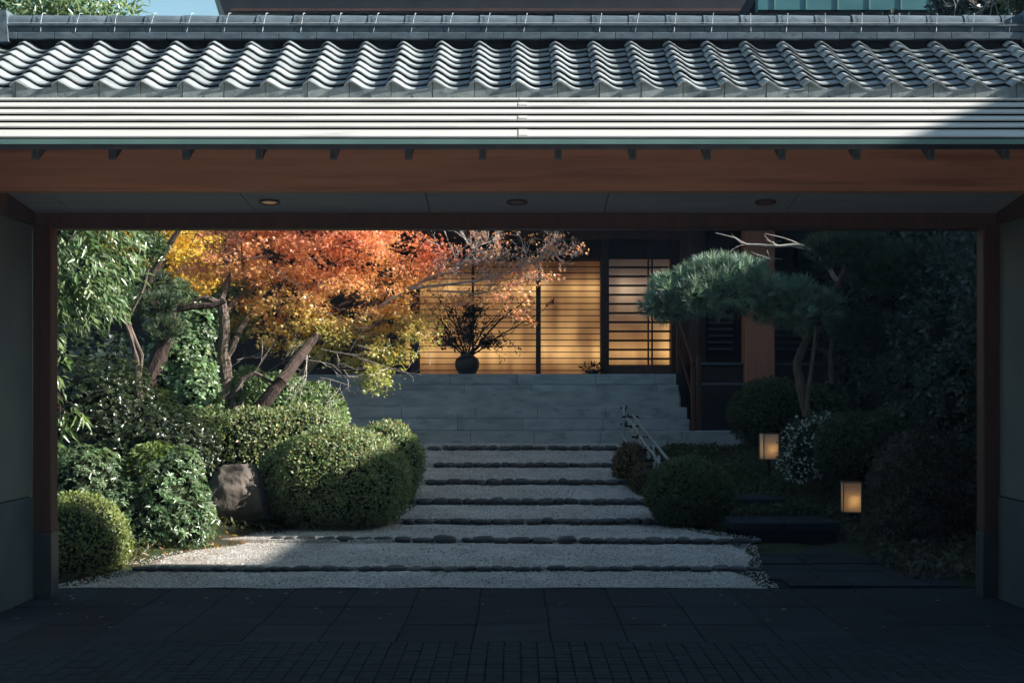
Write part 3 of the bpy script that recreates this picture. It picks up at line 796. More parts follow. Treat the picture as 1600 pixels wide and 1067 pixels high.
# pale metal eave: six lapped strips running the whole width
y0s, z0s = 9.17, 3.345
ys_e = [(150, .0), (158.5, 0), (168.5, 0), (179.5, 0), (190, 0), (201, 0), (217, 0)]
def band_y(v): # where the sight line at pixel row v meets the slope through (9.17, 3.345)
    k = (HV - v) / F
    return (3.345 - .5175 * 9.17 - EYE) / (k - .5175)
base = MB()
ya, yb = band_y(150), band_y(218)
zq = lambda y: 3.345 - .5175 * (9.17 - y)
base.add([(-5.5, yb, zq(yb) - .03), (5.5, yb, zq(yb) - .03), (5.5, ya + .1, zq(ya) + .0), (-5.5, ya + .1, zq(ya) + .0), (-5.5, yb, zq(yb) - .06), (5.5, yb, zq(yb) - .06), (5.5, ya + .1, zq(ya) - .10), (-5.5, ya + .1, zq(ya) - .10)],
         [(0, 1, 2, 3), (7, 6, 5, 4), (0, 4, 5, 1), (2, 6, 7, 3), (0, 3, 7, 4), (1, 5, 6, 2)])
mroof = base.build('metal_eave', M['darkgap'], gate)
vb = [150.5, 158.6, 169.2, 179.6, 190.2, 201.0, 216.5]
def strip(xa, xb, va, vb_, name='metal_strip', dn=0.0):
    yu, yl = band_y(va), band_y(vb_)
    # lower edge stands proud so that it laps over the next strip
    zu, zl = zq(yu) - .004 + dn, zq(yl) + .010 + dn
    m = MB(); m.add([(xa, yl, zl), (xb, yl, zl), (xb, yu + .03, zu + .004), (xa, yu + .03, zu + .004), (xa, yl + .001, zl - .009), (xb, yl + .001, zl - .009), (xb, yu + .03, zu - .008), (xa, yu + .03, zu - .008)],
                     [(0, 1, 2, 3), (7, 6, 5, 4), (0, 4, 5, 1), (2, 6, 7, 3), (0, 3, 7, 4), (1, 5, 6, 2)])
    return m.build(name, M['strip'], mroof, origin=(xa, yl, zl))
J = [[-5.5, .005 * 0 + -2.70, 0.02, 2.62, 5.5], [-5.5, .012, 5.5], [-5.5, -2.66, 2.60, 5.5], [-5.5, .008, 5.5], [-5.5, -2.62, 2.56, 5.5], [-5.5, .010, 2.53, 5.5]]
for i in range(6):
    for a, b in zip(J[i], J[i][1:]):
        strip(a + .0015, b - .0015, vb[i], vb[i + 1] - 1.0)
    if i in (1, 3, 5): strip(.016, .07, vb[i] + 1, vb[i + 1] - 1.6, 'joint_cover', .004)
yb2, zb2 = band_y(217), zq(band_y(217))
GB('drip_edge', (-5.5, 5.5, yb2 - .012, yb2 + .004, zb2 - .034, zb2 - .004), M['teal'], mroof, 0)
GB('eave_board', (-5.5, 5.5, yb2 + .02, yb2 + .05, zb2 - .052, zb2 - .03), M['beamdark'])
m = MB(); m.add([(-5.5, yb2 + .01, zb2 - .035), (5.5, yb2 + .01, zb2 - .035), (5.5, 9.35, zb2 + .13), (-5.5, 9.35, zb2 + .13), (-5.5, yb2 + .01, zb2 - .02), (5.5, yb2 + .01, zb2 - .02), (5.5, 9.35, zb2 + .15), (-5.5, 9.35, zb2 + .15)],
                [(0, 3, 2, 1), (4, 5, 6, 7), (0, 1, 5, 4), (2, 3, 7, 6), (0, 4, 7, 3), (1, 2, 6, 5)])
m.build('eave_soffit', M['beamdark'], gate)
# brackets under the eave
for u in (55, 175, 290, 405, 521, 638, 754, 872, 989, 1105, 1222, 1339, 1455, 1572):
    x = (u - CU) / F * 8.62
    zt = EYE + (HV - 224) / F * 8.62; zl = EYE + (HV - 250) / F * 8.62
    m = MB(); m.add([(x - .022, 8.62, zl), (x + .022, 8.62, zl), (x + .022, 8.62, zt), (x - .022, 8.62, zt), (x - .022, 8.78, zt - .01), (x + .022, 8.78, zt - .01), (x + .022, 8.78, zt + .02), (x - .022, 8.78, zt + .02)],
                     [(0, 1, 2, 3), (0, 4, 5, 1), (1, 5, 6, 2), (2, 6, 7, 3), (3, 7, 4, 0), (4, 7, 6, 5)])
    br = m.build('bracket', M['bracket'], gate, origin=(x, 8.62, zl))
    m = MB(); m.box(x - .013, x + .013, 8.612, 8.62, zl + .012, zt - .012, c=.002); m.build('bracket_plate', M['ledge'], br)
# beams, ceiling
zc = lambda y: 2.70 + .117 * (10 - y)
GB('front_beam', (-5.5, 5.5, 9.30, 9.42, zc(9.37) - .012, 3.12), M['beam'], c=.006)
GB('rear_lintel', (-3.5, 3.5, 10.0, 10.16, EYE + (HV - 357) / F * 10, 2.705), M['beamdark'], c=.005)
cuts = [-5.5, (373 - CU) / F * 9.4 - 1.27, (373 - CU) / F * 9.4, (664 - CU) / F * 9.4, (952 - CU) / F * 9.4, (952 - CU) / F * 9.4 + 1.27, (952 - CU) / F * 9.4 + 2.54, 5.5]
for a, b in zip(cuts, cuts[1:]):
    m = MB(); m.add([(a + .003, 9.421, zc(9.42)), (b - .003, 9.421, zc(9.42)), (b - .003, 10.2, zc(10.2) + .004), (a + .003, 10.2, zc(10.2) + .004)] + [(a + .003, 9.421, zc(9.42) + .02), (b - .003, 9.421, zc(9.42) + .02), (b - .003, 10.2, zc(10.2) + .024), (a + .003, 10.2, zc(10.2) + .024)],
                     [(0, 3, 2, 1), (4, 5, 6, 7), (0, 1, 5, 4), (2, 3, 7, 6), (0, 4, 7, 3), (1, 2, 6, 5)])
    m.build('ceiling_board', M['ceil'], gate)
GB('ceiling_backing', (-5.5, 5.5, 9.43, 10.3, 2.80, 2.83), M['darkgap'])
for u, lit in ((421, 1), (808, 0), (1196, 0)):
    y = 9.66; x = (u - CU) / F * y; z = zc(y) - .001
    m = MB(); n = 24
    vs = []; 
    for r, dz in ((.072, -.004), (.072, -.012), (.055, -.012), (.050, .0)):
        for k in range(n):
            th = 2 * math.pi * k / n; dy = r * math.sin(th); vs.append((r * math.cos(th), dy, dz - .117 * dy))
    f = [(i * n + k, i * n + (k + 1) % n, (i + 1) * n + (k + 1) % n, (i + 1) * n + k) for i in range(3) for k in range(n)]
    dl = link('downlight', mesh('downlight', vs, f, M['beamdark']), gate, loc=(x, y, z))
    vs = [(.05 * math.cos(2 * math.pi * k / n), .05 * math.sin(2 * math.pi * k / n), -.006 - .117 * .05 * math.sin(2 * math.pi * k / n)) for k in range(n)]
    link('lamp', mesh('lamp', vs, [tuple(range(n))[::-1]], M['faint'] if lit else M['dead']), dl, loc=(x, y, z))
# posts and side walls
for s, xa, xb in ((-1, -3.40, -3.265), (1, 3.285, 3.41)):
    p = GB('post', (xa, xb, 9.99, 10.14, .46, 2.62), M['post'], c=.008)
    GB('post_shoe', (xa - .004, xb + .004, 9.984, 10.146, 0, .459), M['shoe'], p, .004)
for s in (-1, 1):
    xi = 3.395
    a, b = sorted((s * xi, s * (xi + .2)))
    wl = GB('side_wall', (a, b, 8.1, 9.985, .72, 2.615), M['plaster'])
    a2, b2 = sorted((s * (xi - .012), s * (xi + .21)))
    GB('dado', (a2, b2, 8.1, 9.982, 0, .712), M['dado'], wl)
    a, b = sorted((s * (xi - .02), s * (xi + .25)))
    GB('wall_plate', (a, b, 9.43, 9.998, 2.617, 2.77), M['beamdark'])
    a, b = sorted((s * (xi + .201), s * 9.0))
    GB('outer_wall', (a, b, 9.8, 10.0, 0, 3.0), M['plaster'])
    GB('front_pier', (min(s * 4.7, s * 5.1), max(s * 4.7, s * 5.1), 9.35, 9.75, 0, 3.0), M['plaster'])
# ridge: flat courses, rounded cap tiles, wire ties
yr = 10.10
rz0 = EYE + (HV - 61.5) / F * yr
zt1, zt2, zt3 = EYE + (HV - 50) / F * yr, EYE + (HV - 39) / F * (yr + .02), EYE + (HV - 24.5) / F * (yr + .08)
ridge = GB('ridge', (-3.62, 3.62, yr + .05, yr + .26, rz0 - .25, zt2), M['darkgap'], c=0)
CW = .2655
for k in range(-14, 15):
    x = -.02 + k * CW
    if abs(x + CW / 2) > 3.72: continue
    GB('flat_tile', (x - .07, x + CW - .073, yr + .0, yr + .2, rz0 + .002, zt1 - .003), M['ridge'], ridge, .003)
    GB('flat_tile', (x + .04, x + CW + .037, yr + .012, yr + .2, zt1 + .001, zt2 - .018), M['ridge'], ridge, .003)
m = MB(); m.box(-3.62, 3.62, yr + .0, yr + .2, zt2 - .017, zt2 - .001); m.build('capping_board', M['ridge'], ridge)
cm = MB(); n = 15; vs = []; rr = (zt3 - zt2)
for i in range(2):
    for k in range(n):
        th = math.pi * k / (n - 1); sc = 1.0 + (.05 if i == 0 else -.01)
        vs.append((0 if i == 0 else CW - .002, .085 - math.cos(th) * .085 * sc, math.sin(th) * rr * sc))
f = [(k, n + k, n + k + 1, k + 1) for k in range(n - 1)]; f.append(tuple(range(n))); f.append(tuple(range(n, 2 * n))[::-1])
cme = mesh('cap_tile', vs, f, M['ridge'], True)
for p_ in cme.polygons: p_.use_smooth = False
for k in range(-14, 14):
    link('cap_tile', cme, ridge, loc=(.01 + k * CW, yr + .02, zt2 + R.uniform(-.001, .002)), rot=(0, 0, R.uniform(-.006, .006)))
m = MB(); m.tube([(-3.6, yr - .006, zt2 + .006), (3.45, yr - .006, zt2 + .006)], .0022, 5); m.build('wire', M['steel'], ridge)
for k in range(-14, 14):
    x = .07 + k * CW
    if k in (1,): continue
    dx = R.uniform(-.012, .02)
    m = MB(); m.tube([(x - .012 + dx, yr - .002, zt2 - .055), (x + dx * .3, yr + .008, zt2 + .02), (x + .01, yr + .03, zt3 + .0), (x + .012, yr + .06, zt3 + .010), (x + .014, yr + .085, zt3 + .014)], .0019, 4)
    m.build('wire_tie', M['steel'], ridge)
for s in (-1, 1):
    m = MB()
    m.add([(s * 3.60, yr - .02, rz0 - .02), (s * 3.76, yr - .02, rz0 - .02), (s * 3.72, yr + .0, zt3 + .01), (s * 3.62, yr + .0, zt3 + .02), (s * 3.60, yr + .24, rz0 - .02), (s * 3.76, yr + .24, rz0 - .02), (s * 3.72, yr + .2, zt3 + .01), (s * 3.62, yr + .2, zt3 + .02)],
          [(0, 1, 2, 3), (7, 6, 5, 4), (0, 4, 5, 1), (1, 5, 6, 2), (2, 6, 7, 3), (3, 7, 4, 0)])
    m.build('end_tile', M['ridge'], ridge)
# garden side of the roof
m = MB(); m.add([(-5.4, yr + .2, rz0 - .08), (5.4, yr + .2, rz0 - .08), (5.4, 10.39, rz0 - .14), (-5.4, 10.39, rz0 - .14), (-5.4, yr + .2, rz0 - .2), (5.4, yr + .2, rz0 - .2), (5.4, 10.39, rz0 - .3), (-5.4, 10.39, rz0 - .3)],
                [(0, 1, 2, 3), (7, 6, 5, 4), (0, 4, 5, 1), (2, 6, 7, 3), (0, 3, 7, 4), (1, 5, 6, 2)])
m.build('rear_slope', M['ridge'], gate)
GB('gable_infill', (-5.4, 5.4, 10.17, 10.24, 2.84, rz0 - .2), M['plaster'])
GB('rear_header', (-5.4, 5.4, 10.165, 10.2, 2.60, 2.838), M['beamdark'])

# ================================================================== LEFT GARDEN
def B(u0, u1, v0, v1, Y, ry=None, f=1.0):
    """ellipsoid that fills this part of the view at distance Y"""
    a, b = P(u0, v1, Y), P(u1, v0, Y)
    rx, rz = (b.x - a.x) / 2, (b.z - a.z) / 2
    return ((a.x + b.x) / 2, Y, (a.z + b.z) / 2, rx * f, (ry or rx * .85), rz * f)

# big clipped bush of two humps beside the path, and hedge behind the rock
clipped('big round clipped bush beside the gravel steps, top sunlit, right side in shade', [B(420, 640, 670, 838, 13.8, .6), B(404, 510, 690, 815, 13.9, .42)], 30000, .034, GREEN_CLIP_R, .1, group=None, core=.90)
clipped('rounded clipped bush just behind the big one, nearest the granite stairs', [B(545, 660, 660, 790, 15.1, .45), B(490, 600, 668, 780, 15.3, .45)], 15000, .036, GREEN_CLIP_R, .22, core=.9)
clipped('low clipped hedge above the garden rock, below the maple trunk', [(-2.72, 14.9, .78, .56, .42, .47), (-2.25, 15.0, .80, .5, .45, .47), (-3.2, 15.1, .82, .4, .4, .42)], 17000, .036, GREEN_CLIP_R, .4, core=.88)
clipped('bright green rounded bush behind the leaning maple trunk', [B(375, 500, 585, 700, 15.9, .45), B(440, 540, 600, 700, 15.9, .4), B(360, 420, 575, 660, 16.1, .35)], 15000, .045, [(.18, .27, .13), (.22, .32, .16), (.14, .22, .10), (.26, .34, .18)], .5, core=.86)
clipped('small round boxwood at the foot of the left gate post', [(-3.55, 11.5, .24, .42, .42, .37), (-3.75, 11.6, .22, .4, .4, .34)], 17000, .026, [(.22, .27, .09), (.25, .29, .10), (.16, .21, .07), (.11, .16, .06)], 0.0, core=.9)
# garden rock
rk = MB(); bm = bmesh.new(); bmesh.ops.create_icosphere(bm, subdivisions=5, radius=1)
for q in bm.verts:
    c = q.co.copy(); e = .62
    c = Vector((math.copysign(abs(c.x) ** e, c.x), math.copysign(abs(c.y) ** e, c.y), math.copysign(abs(c.z) ** .6, c.z)))
    nn_ = mnoise.fractal(q.co * 1.6 + Vector((3, 1, 7)), 1.0, 2.0, 6)
    c *= 1 + .16 * nn_
    q.co = Vector((c.x * .29 - .08 * c.z * c.x, c.y * .30, c.z * .29))
bm.verts.index_update(); rk.add([q.co + Vector((-2.66, 13.6, .44)) for q in bm.verts], [[q.index for q in fc.verts] for fc in bm.faces]); bm.free()
tag(rk.build('garden_rock', M['rock'], None, True, origin=(-2.66, 13.6, .1)), 'weathered upright garden rock with a flat top, half sunlit, left of the big bush', 'rock')

# broadleaf shrubs
whorls('glossy shrub with long leaf rosettes reaching down to the sunlit gravel', [(-3.05, 12.5, .42, .34, .34, .50), (-2.9, 12.45, .30, .27, .3, .30), (-3.25, 12.4, .25, .28, .3, .25), (-2.98, 12.6, .75, .2, .25, .2)], 1700, .058, 8, [(.13, .20, .11), (.17, .25, .14), (.09, .15, .08)], .0)
whorls('glossy shrub standing above the boxwood by the left post', [(-3.75, 12.4, .68, .34, .34, .30), (-3.5, 12.4, .45, .26, .3, .24), (-4.0, 12.4, .5, .3, .3, .3)], 1150, .056, 8, [(.12, .19, .10), (.09, .15, .08), (.16, .23, .13)], .1)
# feathery arching plant
t = plant('feathery_shrub', 'light green feathery plant with fine drooping foliage between two glossy shrubs', 'shrub', (-3.25, 12.6, .2))
p, nn = on_blobs([(-3.22, 12.65, .72, .23, .22, .28), (-3.32, 12.55, .55, .22, .2, .22)], 2600, (.5, 1.05), .3, .1, 6)
k_ = 5; ax = np.repeat(unit(nn * np.array([1, 1, .2]) + np.array([.15, -.4, -.55])), k_, 0)
p = np.repeat(p, k_, 0)
leaves('foliage', p, unit(ax + rnd(len(p)) * .42), rnd(len(p)), G.uniform(.05, .11, len(p)), (T_LANCE[0] * np.array([1, .3, 1]), T_LANCE[1]), M['leafmatte'], mixcols(len(p), [(.20, .27, .09), (.22, .28, .09), (.13, .2, .06)]), t)
m = MB(); 
for i in range(9): m.tube(wob((-3.25, 12.6, .15), (-3.25 + R.uniform(-.2, .2), 12.6 + R.uniform(-.15, .15), .9), 4, .04), .006, 4)
m.build('stem', M['barkdark'], t)
# taller masses behind
whorls('tall leafy shrub catching the sun behind the dark leaning trunk', [B(228, 335, 500, 665, 15.7, .35), B(270, 345, 560, 680, 15.5, .3), B(225, 320, 440, 540, 15.9, .35), B(330, 400, 440, 530, 16.6, .3), B(300, 345, 480, 560, 15.9, .3)], 4200, .052, 6, [(.14, .23, .12), (.18, .28, .15), (.11, .19, .10), (.22, .31, .18)], .4, tm=T_OVAL, name='tall_shrub')
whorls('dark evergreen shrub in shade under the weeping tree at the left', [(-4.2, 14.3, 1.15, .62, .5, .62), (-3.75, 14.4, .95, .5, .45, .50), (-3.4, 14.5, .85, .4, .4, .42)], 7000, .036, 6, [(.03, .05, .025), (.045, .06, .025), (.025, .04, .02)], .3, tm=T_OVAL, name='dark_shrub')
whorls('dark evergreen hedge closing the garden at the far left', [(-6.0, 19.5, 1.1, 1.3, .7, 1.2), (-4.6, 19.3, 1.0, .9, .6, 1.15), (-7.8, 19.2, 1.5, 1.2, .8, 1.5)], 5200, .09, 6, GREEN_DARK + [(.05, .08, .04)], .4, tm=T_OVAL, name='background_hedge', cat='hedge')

# weeping long-leaved tree at the left, reaching over the gate roof
t = plant('weeping_evergreen', 'tall evergreen with long drooping willow like leaves behind the left post', 'tree', (-4.6, 13.4, .2))
bl = [(-4.15, 13.2, 2.75, .62, .6, .75), (-4.5, 13.3, 3.6, .9, .9, .9), (-4.35, 13.2, 4.7, .92, .8, .7), (-4.9, 13.2, 2.3, .7, .6, .7), (-3.95, 13.1, 3.0, .35, .4, .45), (-4.15, 13.0, 4.35, .75, .6, .55), (-4.5, 12.9, 1.55, .35, .3, .3)]
p, nn = on_blobs(bl, 4300, (.45, 1.05), 1.0, .2, 4)
k_ = 7; p = np.repeat(p, k_, 0); nn = np.repeat(nn, k_, 0); p = p + G.normal(0, .05, p.shape)
d = unit(nn * .4 + rnd(len(p)) * .65 + np.array([.2, 0, -.6]))
leaves('foliage', p, d, unit(nn + rnd(len(p)) * .6 + np.array([.3, -.3, .4])), G.uniform(.07, .135, len(p)), (T_LANCE[0] * np.array([1, .95, 1]), T_LANCE[1]), M['leaf'], mixcols(len(p), [(.10, .17, .08), (.13, .20, .10), (.06, .11, .05), (.17, .23, .11)]), t)
# low sprigs that hang past the post
sp_ = []
for grp in (((88, 530), (96, 560), (84, 590)), ((92, 655), (100, 668), (86, 690), (110, 640), (120, 650))):
    q_ = [P(u + R.uniform(-10, 10), v + R.uniform(-8, 8), 12.6 + R.uniform(-.1, .1)) for (u, v) in grp for j in range(9)]
    p = np.array([tuple(a) for a in q_]); d = unit(np.array([.5, -.1, -.5]) + rnd(len(p)) * .6); sp_ += q_
    leaves('hanging_sprig', p, d, rnd(len(p)) + np.array([.6, -.4, .5]), G.uniform(.10, .18, len(p)), (T_LANCE[0] * np.array([1, .8, 1]), T_LANCE[1]), M['leaf'], mixcols(len(p), [(.13, .19, .08), (.10, .16, .06)]), t)
m = MB(); limb(m, [(-4.6, 13.4, .1), (-4.55, 13.3, 2.0), (-4.4, 13.2, 3.4), (-4.4, 13.1, 4.8)], .09, .03)
limb(m, [(-4.55, 13.3, 2.2), (-4.1, 13.2, 2.9), (-3.9, 13.1, 3.3)], .04, .015, 6); limb(m, [(-4.5, 13.25, 2.8), (-4.9, 13.2, 3.6)], .035, .012, 6)
for a in sp_[::9]: m.tube(wob((-4.3, 13.0, a.z + .25), a, 4, .05), .006, 4)
m.build('trunk', M['barkdark'], t)

# dark pine with a leaning trunk and one long level bough
t = plant('leaning_pine', 'dark pine with a thick leaning trunk and one long horizontal bough over the shrubs', 'tree', (-4.1, 15.4, .7))
m = MB(); q = lambda u, v, Y=15.4: P(u, v, Y)
limb(m, [q(228, 640), q(238, 585), q(262, 515), q(272, 470)], .115, .07, 9)
limb(m, [q(268, 482), q(300, 478), q(330, 478), q(352, 470)], .05, .028, 7, 3, .03)
limb(m, [q(262, 500), q(230, 460), q(236, 430), q(262, 385), q(280, 360), q(300, 340)], .05, .022, 7)
limb(m, [q(256, 400), q(250, 385), q(245, 372), q(232, 352)], .02, .01, 6)
limb(m, [q(262, 515), q(232, 470), q(215, 420), q(222, 380)], .03, .012, 6)
m.build('trunk', M['barkdark'], t)
def pine_tufts(name, blobs, n, parent, pal, L=.10, k=15, depth=(.55, 1.05), up=.55, wd=.042, flat=True):
    p, nn = on_blobs(blobs, n, depth, -9, .18, 5)
    ax = unit(nn * .5 + np.array([0, 0, up]) + rnd(len(p)) * .25)
    mm_ = len(p); cc = np.repeat(mixcols(mm_, pal, .2), k, 0)
    p = np.repeat(p, k, 0); ax = np.repeat(ax, k, 0)
    d = unit(ax + rnd(len(p)) * .72)
    return leaves(name, p, d, rnd(len(p)), G.uniform(L * .7, L * 1.2, len(p)), (T_NEEDLE[0] * np.array([1, wd / .03, 1]), T_NEEDLE[1]), M['needle'], cc, parent)
pine_tufts('needles', [B(190, 290, 460, 495, 15.3, .35), B(230, 285, 500, 530, 15.2, .25), B(180, 235, 340, 385, 15.4, .3), B(205, 265, 425, 455, 15.5, .25)], 620, t, [(.03, .055, .03), (.045, .07, .035), (.06, .085, .04)])
# slim trunk in front of it
t = plant('slim_forked_tree', 'slender forked dark stem left of the leaning pine trunk', 'tree', (-4.2, 14.9, .5))
m = MB(); q = lambda u, v, Y=14.8: P(u, v, Y)
limb(m, [q(222, 640), q(214, 560), q(203, 520), q(190, 485), q(180, 460)], .035, .02, 7); limb(m, [q(218, 590), q(222, 555), q(200, 500), q(225, 450), q(238, 390)], .022, .01, 6)
m.build('trunk', M['bark'], t)
p, nn = on_blobs([B(165, 215, 440, 480, 14.7, .3), B(215, 262, 360, 410, 14.8, .3)], 260, (.3, 1), -9); p = np.repeat(p, 5, 0)
leaves('foliage', p + G.normal(0, .03, p.shape), unit(rnd(len(p)) + np.array([0, 0, -.3])), rnd(len(p)), G.uniform(.05, .09, len(p)), T_LANCE, M['leaf'], mixcols(len(p), GREEN_GLOSS), t)

# ------------------------------------------------------------------ maples
def sprays(n_spray, per, blobs, colf, name, parent, size=.055, spread=.26, depth=(.25, 1.0), droop=.35, cut=None):
    """leaf sprays: flat, drooping discs of small lobed leaves"""
    c, nn = on_blobs(blobs, n_spray, depth, -9, .12, 3)
    if cut is not None: kp = cut(c); c = c[kp]; nn = nn[kp]
    outw = nn * np.array([1, 1, 0]); outw = unit(outw + rnd(len(c)) * .5 * np.array([1, 1, 0]))
    pn = unit(np.array([0, 0, 1.0]) + outw * droop + rnd(len(c)) * .22)
    k = per; m_ = len(c)
    a = unit(np.cross(pn, rnd(m_))); b = np.cross(pn, a)
    th = G.uniform(0, 2 * math.pi, (m_, k, 1)); r = np.sqrt(G.random((m_, k, 1))) * spread * G.uniform(.5, 1.3, (m_, 1, 1))
    el = outw[:, None, :] * G.normal(0, spread * .6, (m_, k, 1))
    p = c[:, None, :] + a[:, None, :] * np.cos(th) * r + b[:, None, :] * np.sin(th) * r + el + pn[:, None, :] * G.normal(0, .028, (m_, k, 1))
    p[:, :, 2] -= (r[:, :, 0] ** 2) * .9
    p = p.reshape(-1, 3)
    d = unit(np.repeat(outw, k, 0) * .7 + rnd(m_ * k) * .7 + np.array([0, 0, -.45]))
    nr = unit(np.repeat(pn, k, 0) * .8 + rnd(m_ * k) * .7)
    return leaves(name, p, d, nr, G.uniform(size * .65, size * 1.25, m_ * k), T_MAPLE, M['maple'], colf(p), parent)

def maple_cols(p):
    n = len(p)
    u = CU + p[:, 0] / p[:, 1] * F; v = HV - (p[:, 2] - EYE) / p[:, 1] * F
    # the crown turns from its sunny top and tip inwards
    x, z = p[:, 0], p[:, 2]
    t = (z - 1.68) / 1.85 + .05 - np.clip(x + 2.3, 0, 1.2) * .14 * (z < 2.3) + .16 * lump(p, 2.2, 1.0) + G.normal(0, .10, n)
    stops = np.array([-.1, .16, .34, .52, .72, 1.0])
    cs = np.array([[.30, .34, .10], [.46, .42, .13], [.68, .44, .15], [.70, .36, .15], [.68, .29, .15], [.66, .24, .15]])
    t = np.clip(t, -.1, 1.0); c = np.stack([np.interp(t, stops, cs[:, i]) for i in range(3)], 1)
    # the right tip is the reddest
    red = np.clip((x + 1.35) * 1.0, 0, .55) * np.clip((z - 2.2) * 1.6, 0, 1) * (G.random(n) < .8)
    c = c * (1 - red[:, None]) + np.array([.70, .10, .09]) * red[:, None]
    return np.clip(c * (1 + G.normal(0, .16, (n, 1))), .01, .9)
mp = plant('red_maple', 'large maple in autumn leaf, red and orange above turning yellow green below', 'tree', (-2.95, 15.6, .6))
mb = [B(300, 520, 300, 490, 16.4, .7), B(470, 670, 310, 505, 16.3, .7), B(400, 600, 430, 545, 16.2, .6), B(560, 680, 440, 550, 16.2, .4), B(360, 470, 430, 545, 16.2, .45),
      B(500, 640, 515, 580, 16.1, .35), B(560, 618, 555, 606, 16.0, .25), B(430, 520, 520, 565, 16.1, .3), B(640, 690, 370, 430, 16.2, .3), B(420, 660, 250, 330, 16.5, .7), B(290, 345, 385, 465, 16.5, .4)]
holes = [(455, 505, 16), (600, 425, 14), (430, 440, 12), (350, 440, 12), (505, 530, 14), (610, 530, 12), (400, 370, 10), (620, 380, 10), (545, 480, 22), (395, 505, 20), (470, 560, 16), (380, 455, 18), (560, 535, 15), (420, 395, 12), (515, 410, 10), (640, 480, 12), (480, 350, 10)]
def cut(c):
    # open gaps between the boughs
    k = np.ones(len(c), bool)
    for hu, hv, hr_ in holes:
        o = np.array(P(hu, hv, 16.3)); r = hr_ / F * 16.3
        k &= ((c[:, 0] - o[0]) ** 2 + (c[:, 2] - o[2]) ** 2) > r * r * 1.3
    return k
sprays(640, 60, mb, maple_cols, 'foliage', mp, .040, .155, (.35, 1.05), .55, cut)
m = MB(); q = lambda u, v, Y=15.8: P(u, v, Y)
limb(m, [q(340, 690), q(347, 640), q(353, 590), q(349, 540), q(351, 500), q(346, 470)], .085, .055, 10, 3, .015)
limb(m, [q(352, 560), q(364, 540), q(372, 522), q(388, 495, 16.2), q(410, 450, 16.6), q(450, 400, 16.8)], .045, .02, 8, 3, .02)
limb(m, [q(346, 475), q(320, 465), q(300, 470)], .04, .02, 7); limb(m, [q(349, 490), q(380, 460, 16.5), q(430, 430, 16.9), q(500, 400, 16.9), q(600, 380, 16.8)], .035, .012, 7)
limb(m, [q(346, 470), q(358, 430, 16.6), q(350, 380, 16.8), q(380, 330, 16.8)], .035, .015, 7)
m.build('trunk', M['bark'], mp)
m = MB()
limb(m, [q(385, 668, 15.0), q(410, 632, 15.0), q(440, 595, 15.0), q(468, 558, 15.3), q(490, 530, 15.8), q(520, 490, 16.4), q(580, 440, 16.7)], .085, .03, 10, 3, .012)
limb(m, [q(520, 490, 16.4), q(600, 470, 16.6), q(660, 445, 16.7)], .03, .012, 7)
limb(m, [q(400, 395, 16.9), q(470, 372, 16.9), q(540, 385, 16.9), q(600, 365, 16.9)], .02, .008, 6)
m.build('leaning_trunk', M['barkdark'], mp)
for a, d in ((q(352, 600), (-.2, -.2, .6)), (q(372, 600, 15.4), (.9, -.2, .3)), (q(470, 560, 15.3), (.8, -.3, -.1)), (q(500, 545, 15.6), (.9, -.2, -.3)), (q(560, 560, 15.6), (1, 0, -.1)), (q(480, 555, 15.4), (-.1, -.2, -.6)), (q(440, 600, 15.0), (1, -.1, .1)), (q(500, 590, 15.4), (.9, 0, -.3))):
    m = MB(); twigs(m, a, d, .36, .006, 3, .55); m.build('bare_twig', M['twig'], mp)
for (u, v) in ((380, 420), (450, 400), (520, 440), (580, 400), (500, 490), (600, 470), (430, 460), (540, 370), (360, 400), (470, 530), (560, 520), (640, 420), (610, 500)):
    m = MB(); twigs(m, q(u, v, 16.0), (R.uniform(-1, 1), -.5, R.uniform(-.2, .6)), .45, .009, 3, .6); m.build('dark_twig', M['barkdark'], mp)
m = MB()
limb(m, [q(372, 650, 15.2), q(362, 620, 15.2), q(380, 592, 15.2), q(398, 582, 15.2), q(430, 600, 15.2), q(452, 603, 15.2)], .035, .012, 7, 3, .03)
limb(m, [q(378, 660, 15.2), q(378, 615, 15.2), q(376, 590, 15.2)], .016, .010, 6)
limb(m, [q(398, 582, 15.2), q(420, 545, 15.2)], .010, .005, 5)
m.build('low_branch', M['bark'], mp)

# second maple, half bare, reaching over the windows
mt2 = plant('half_bare_maple', 'sparse maple boughs, nearly bare and grey, reaching in front of the lit windows', 'tree', (-2.8, 16.7, .6))
m = MB(); tips = []; q = lambda u, v, Y=16.2: P(u, v, Y)
pts1 = limb(m, [q(560, 500), q(640, 450), q(700, 425), q(726, 408), q(745, 385)], .024, .008, 7, 3, .02)
pts2 = limb(m, [q(640, 452), q(720, 442), q(790, 428), q(835, 408), q(860, 400)], .017, .006, 7, 3, .02)
pts3 = limb(m, [q(690, 455), q(745, 460), q(800, 446), q(838, 435)], .012, .006, 6, 3, .02)
limb(m, [q(425, 690, 16.7), q(452, 610, 16.7), q(505, 548, 16.6), q(560, 500)], .06, .035, 8)
for pts, n_, L in ((pts1, 26, .26), (pts2, 26, .22), (pts3, 14, .16)):
    for i in range(n_):
        a = pts[R.randrange(len(pts) // 3, len(pts))]
        twigs(m, a, (R.uniform(.1, 1), R.uniform(-.5, .3), R.uniform(-.1, .95)), L * R.uniform(.6, 1.2), .0055, 3, .65, .3, tips)
for (u, v) in ((690, 395), (730, 380), (760, 385), (700, 375), (745, 395)):
    twigs(m, q(u, v), (R.uniform(-.5, .9), 0, .6), .3, .006, 3, .7, .2)
m.build('branches', M['twig'], mt2)
def orange_cols(p):
    c = mixcols(len(p), [(.68, .30, .18), (.66, .34, .18), (.64, .24, .16), (.6, .38, .24)], .2); return c
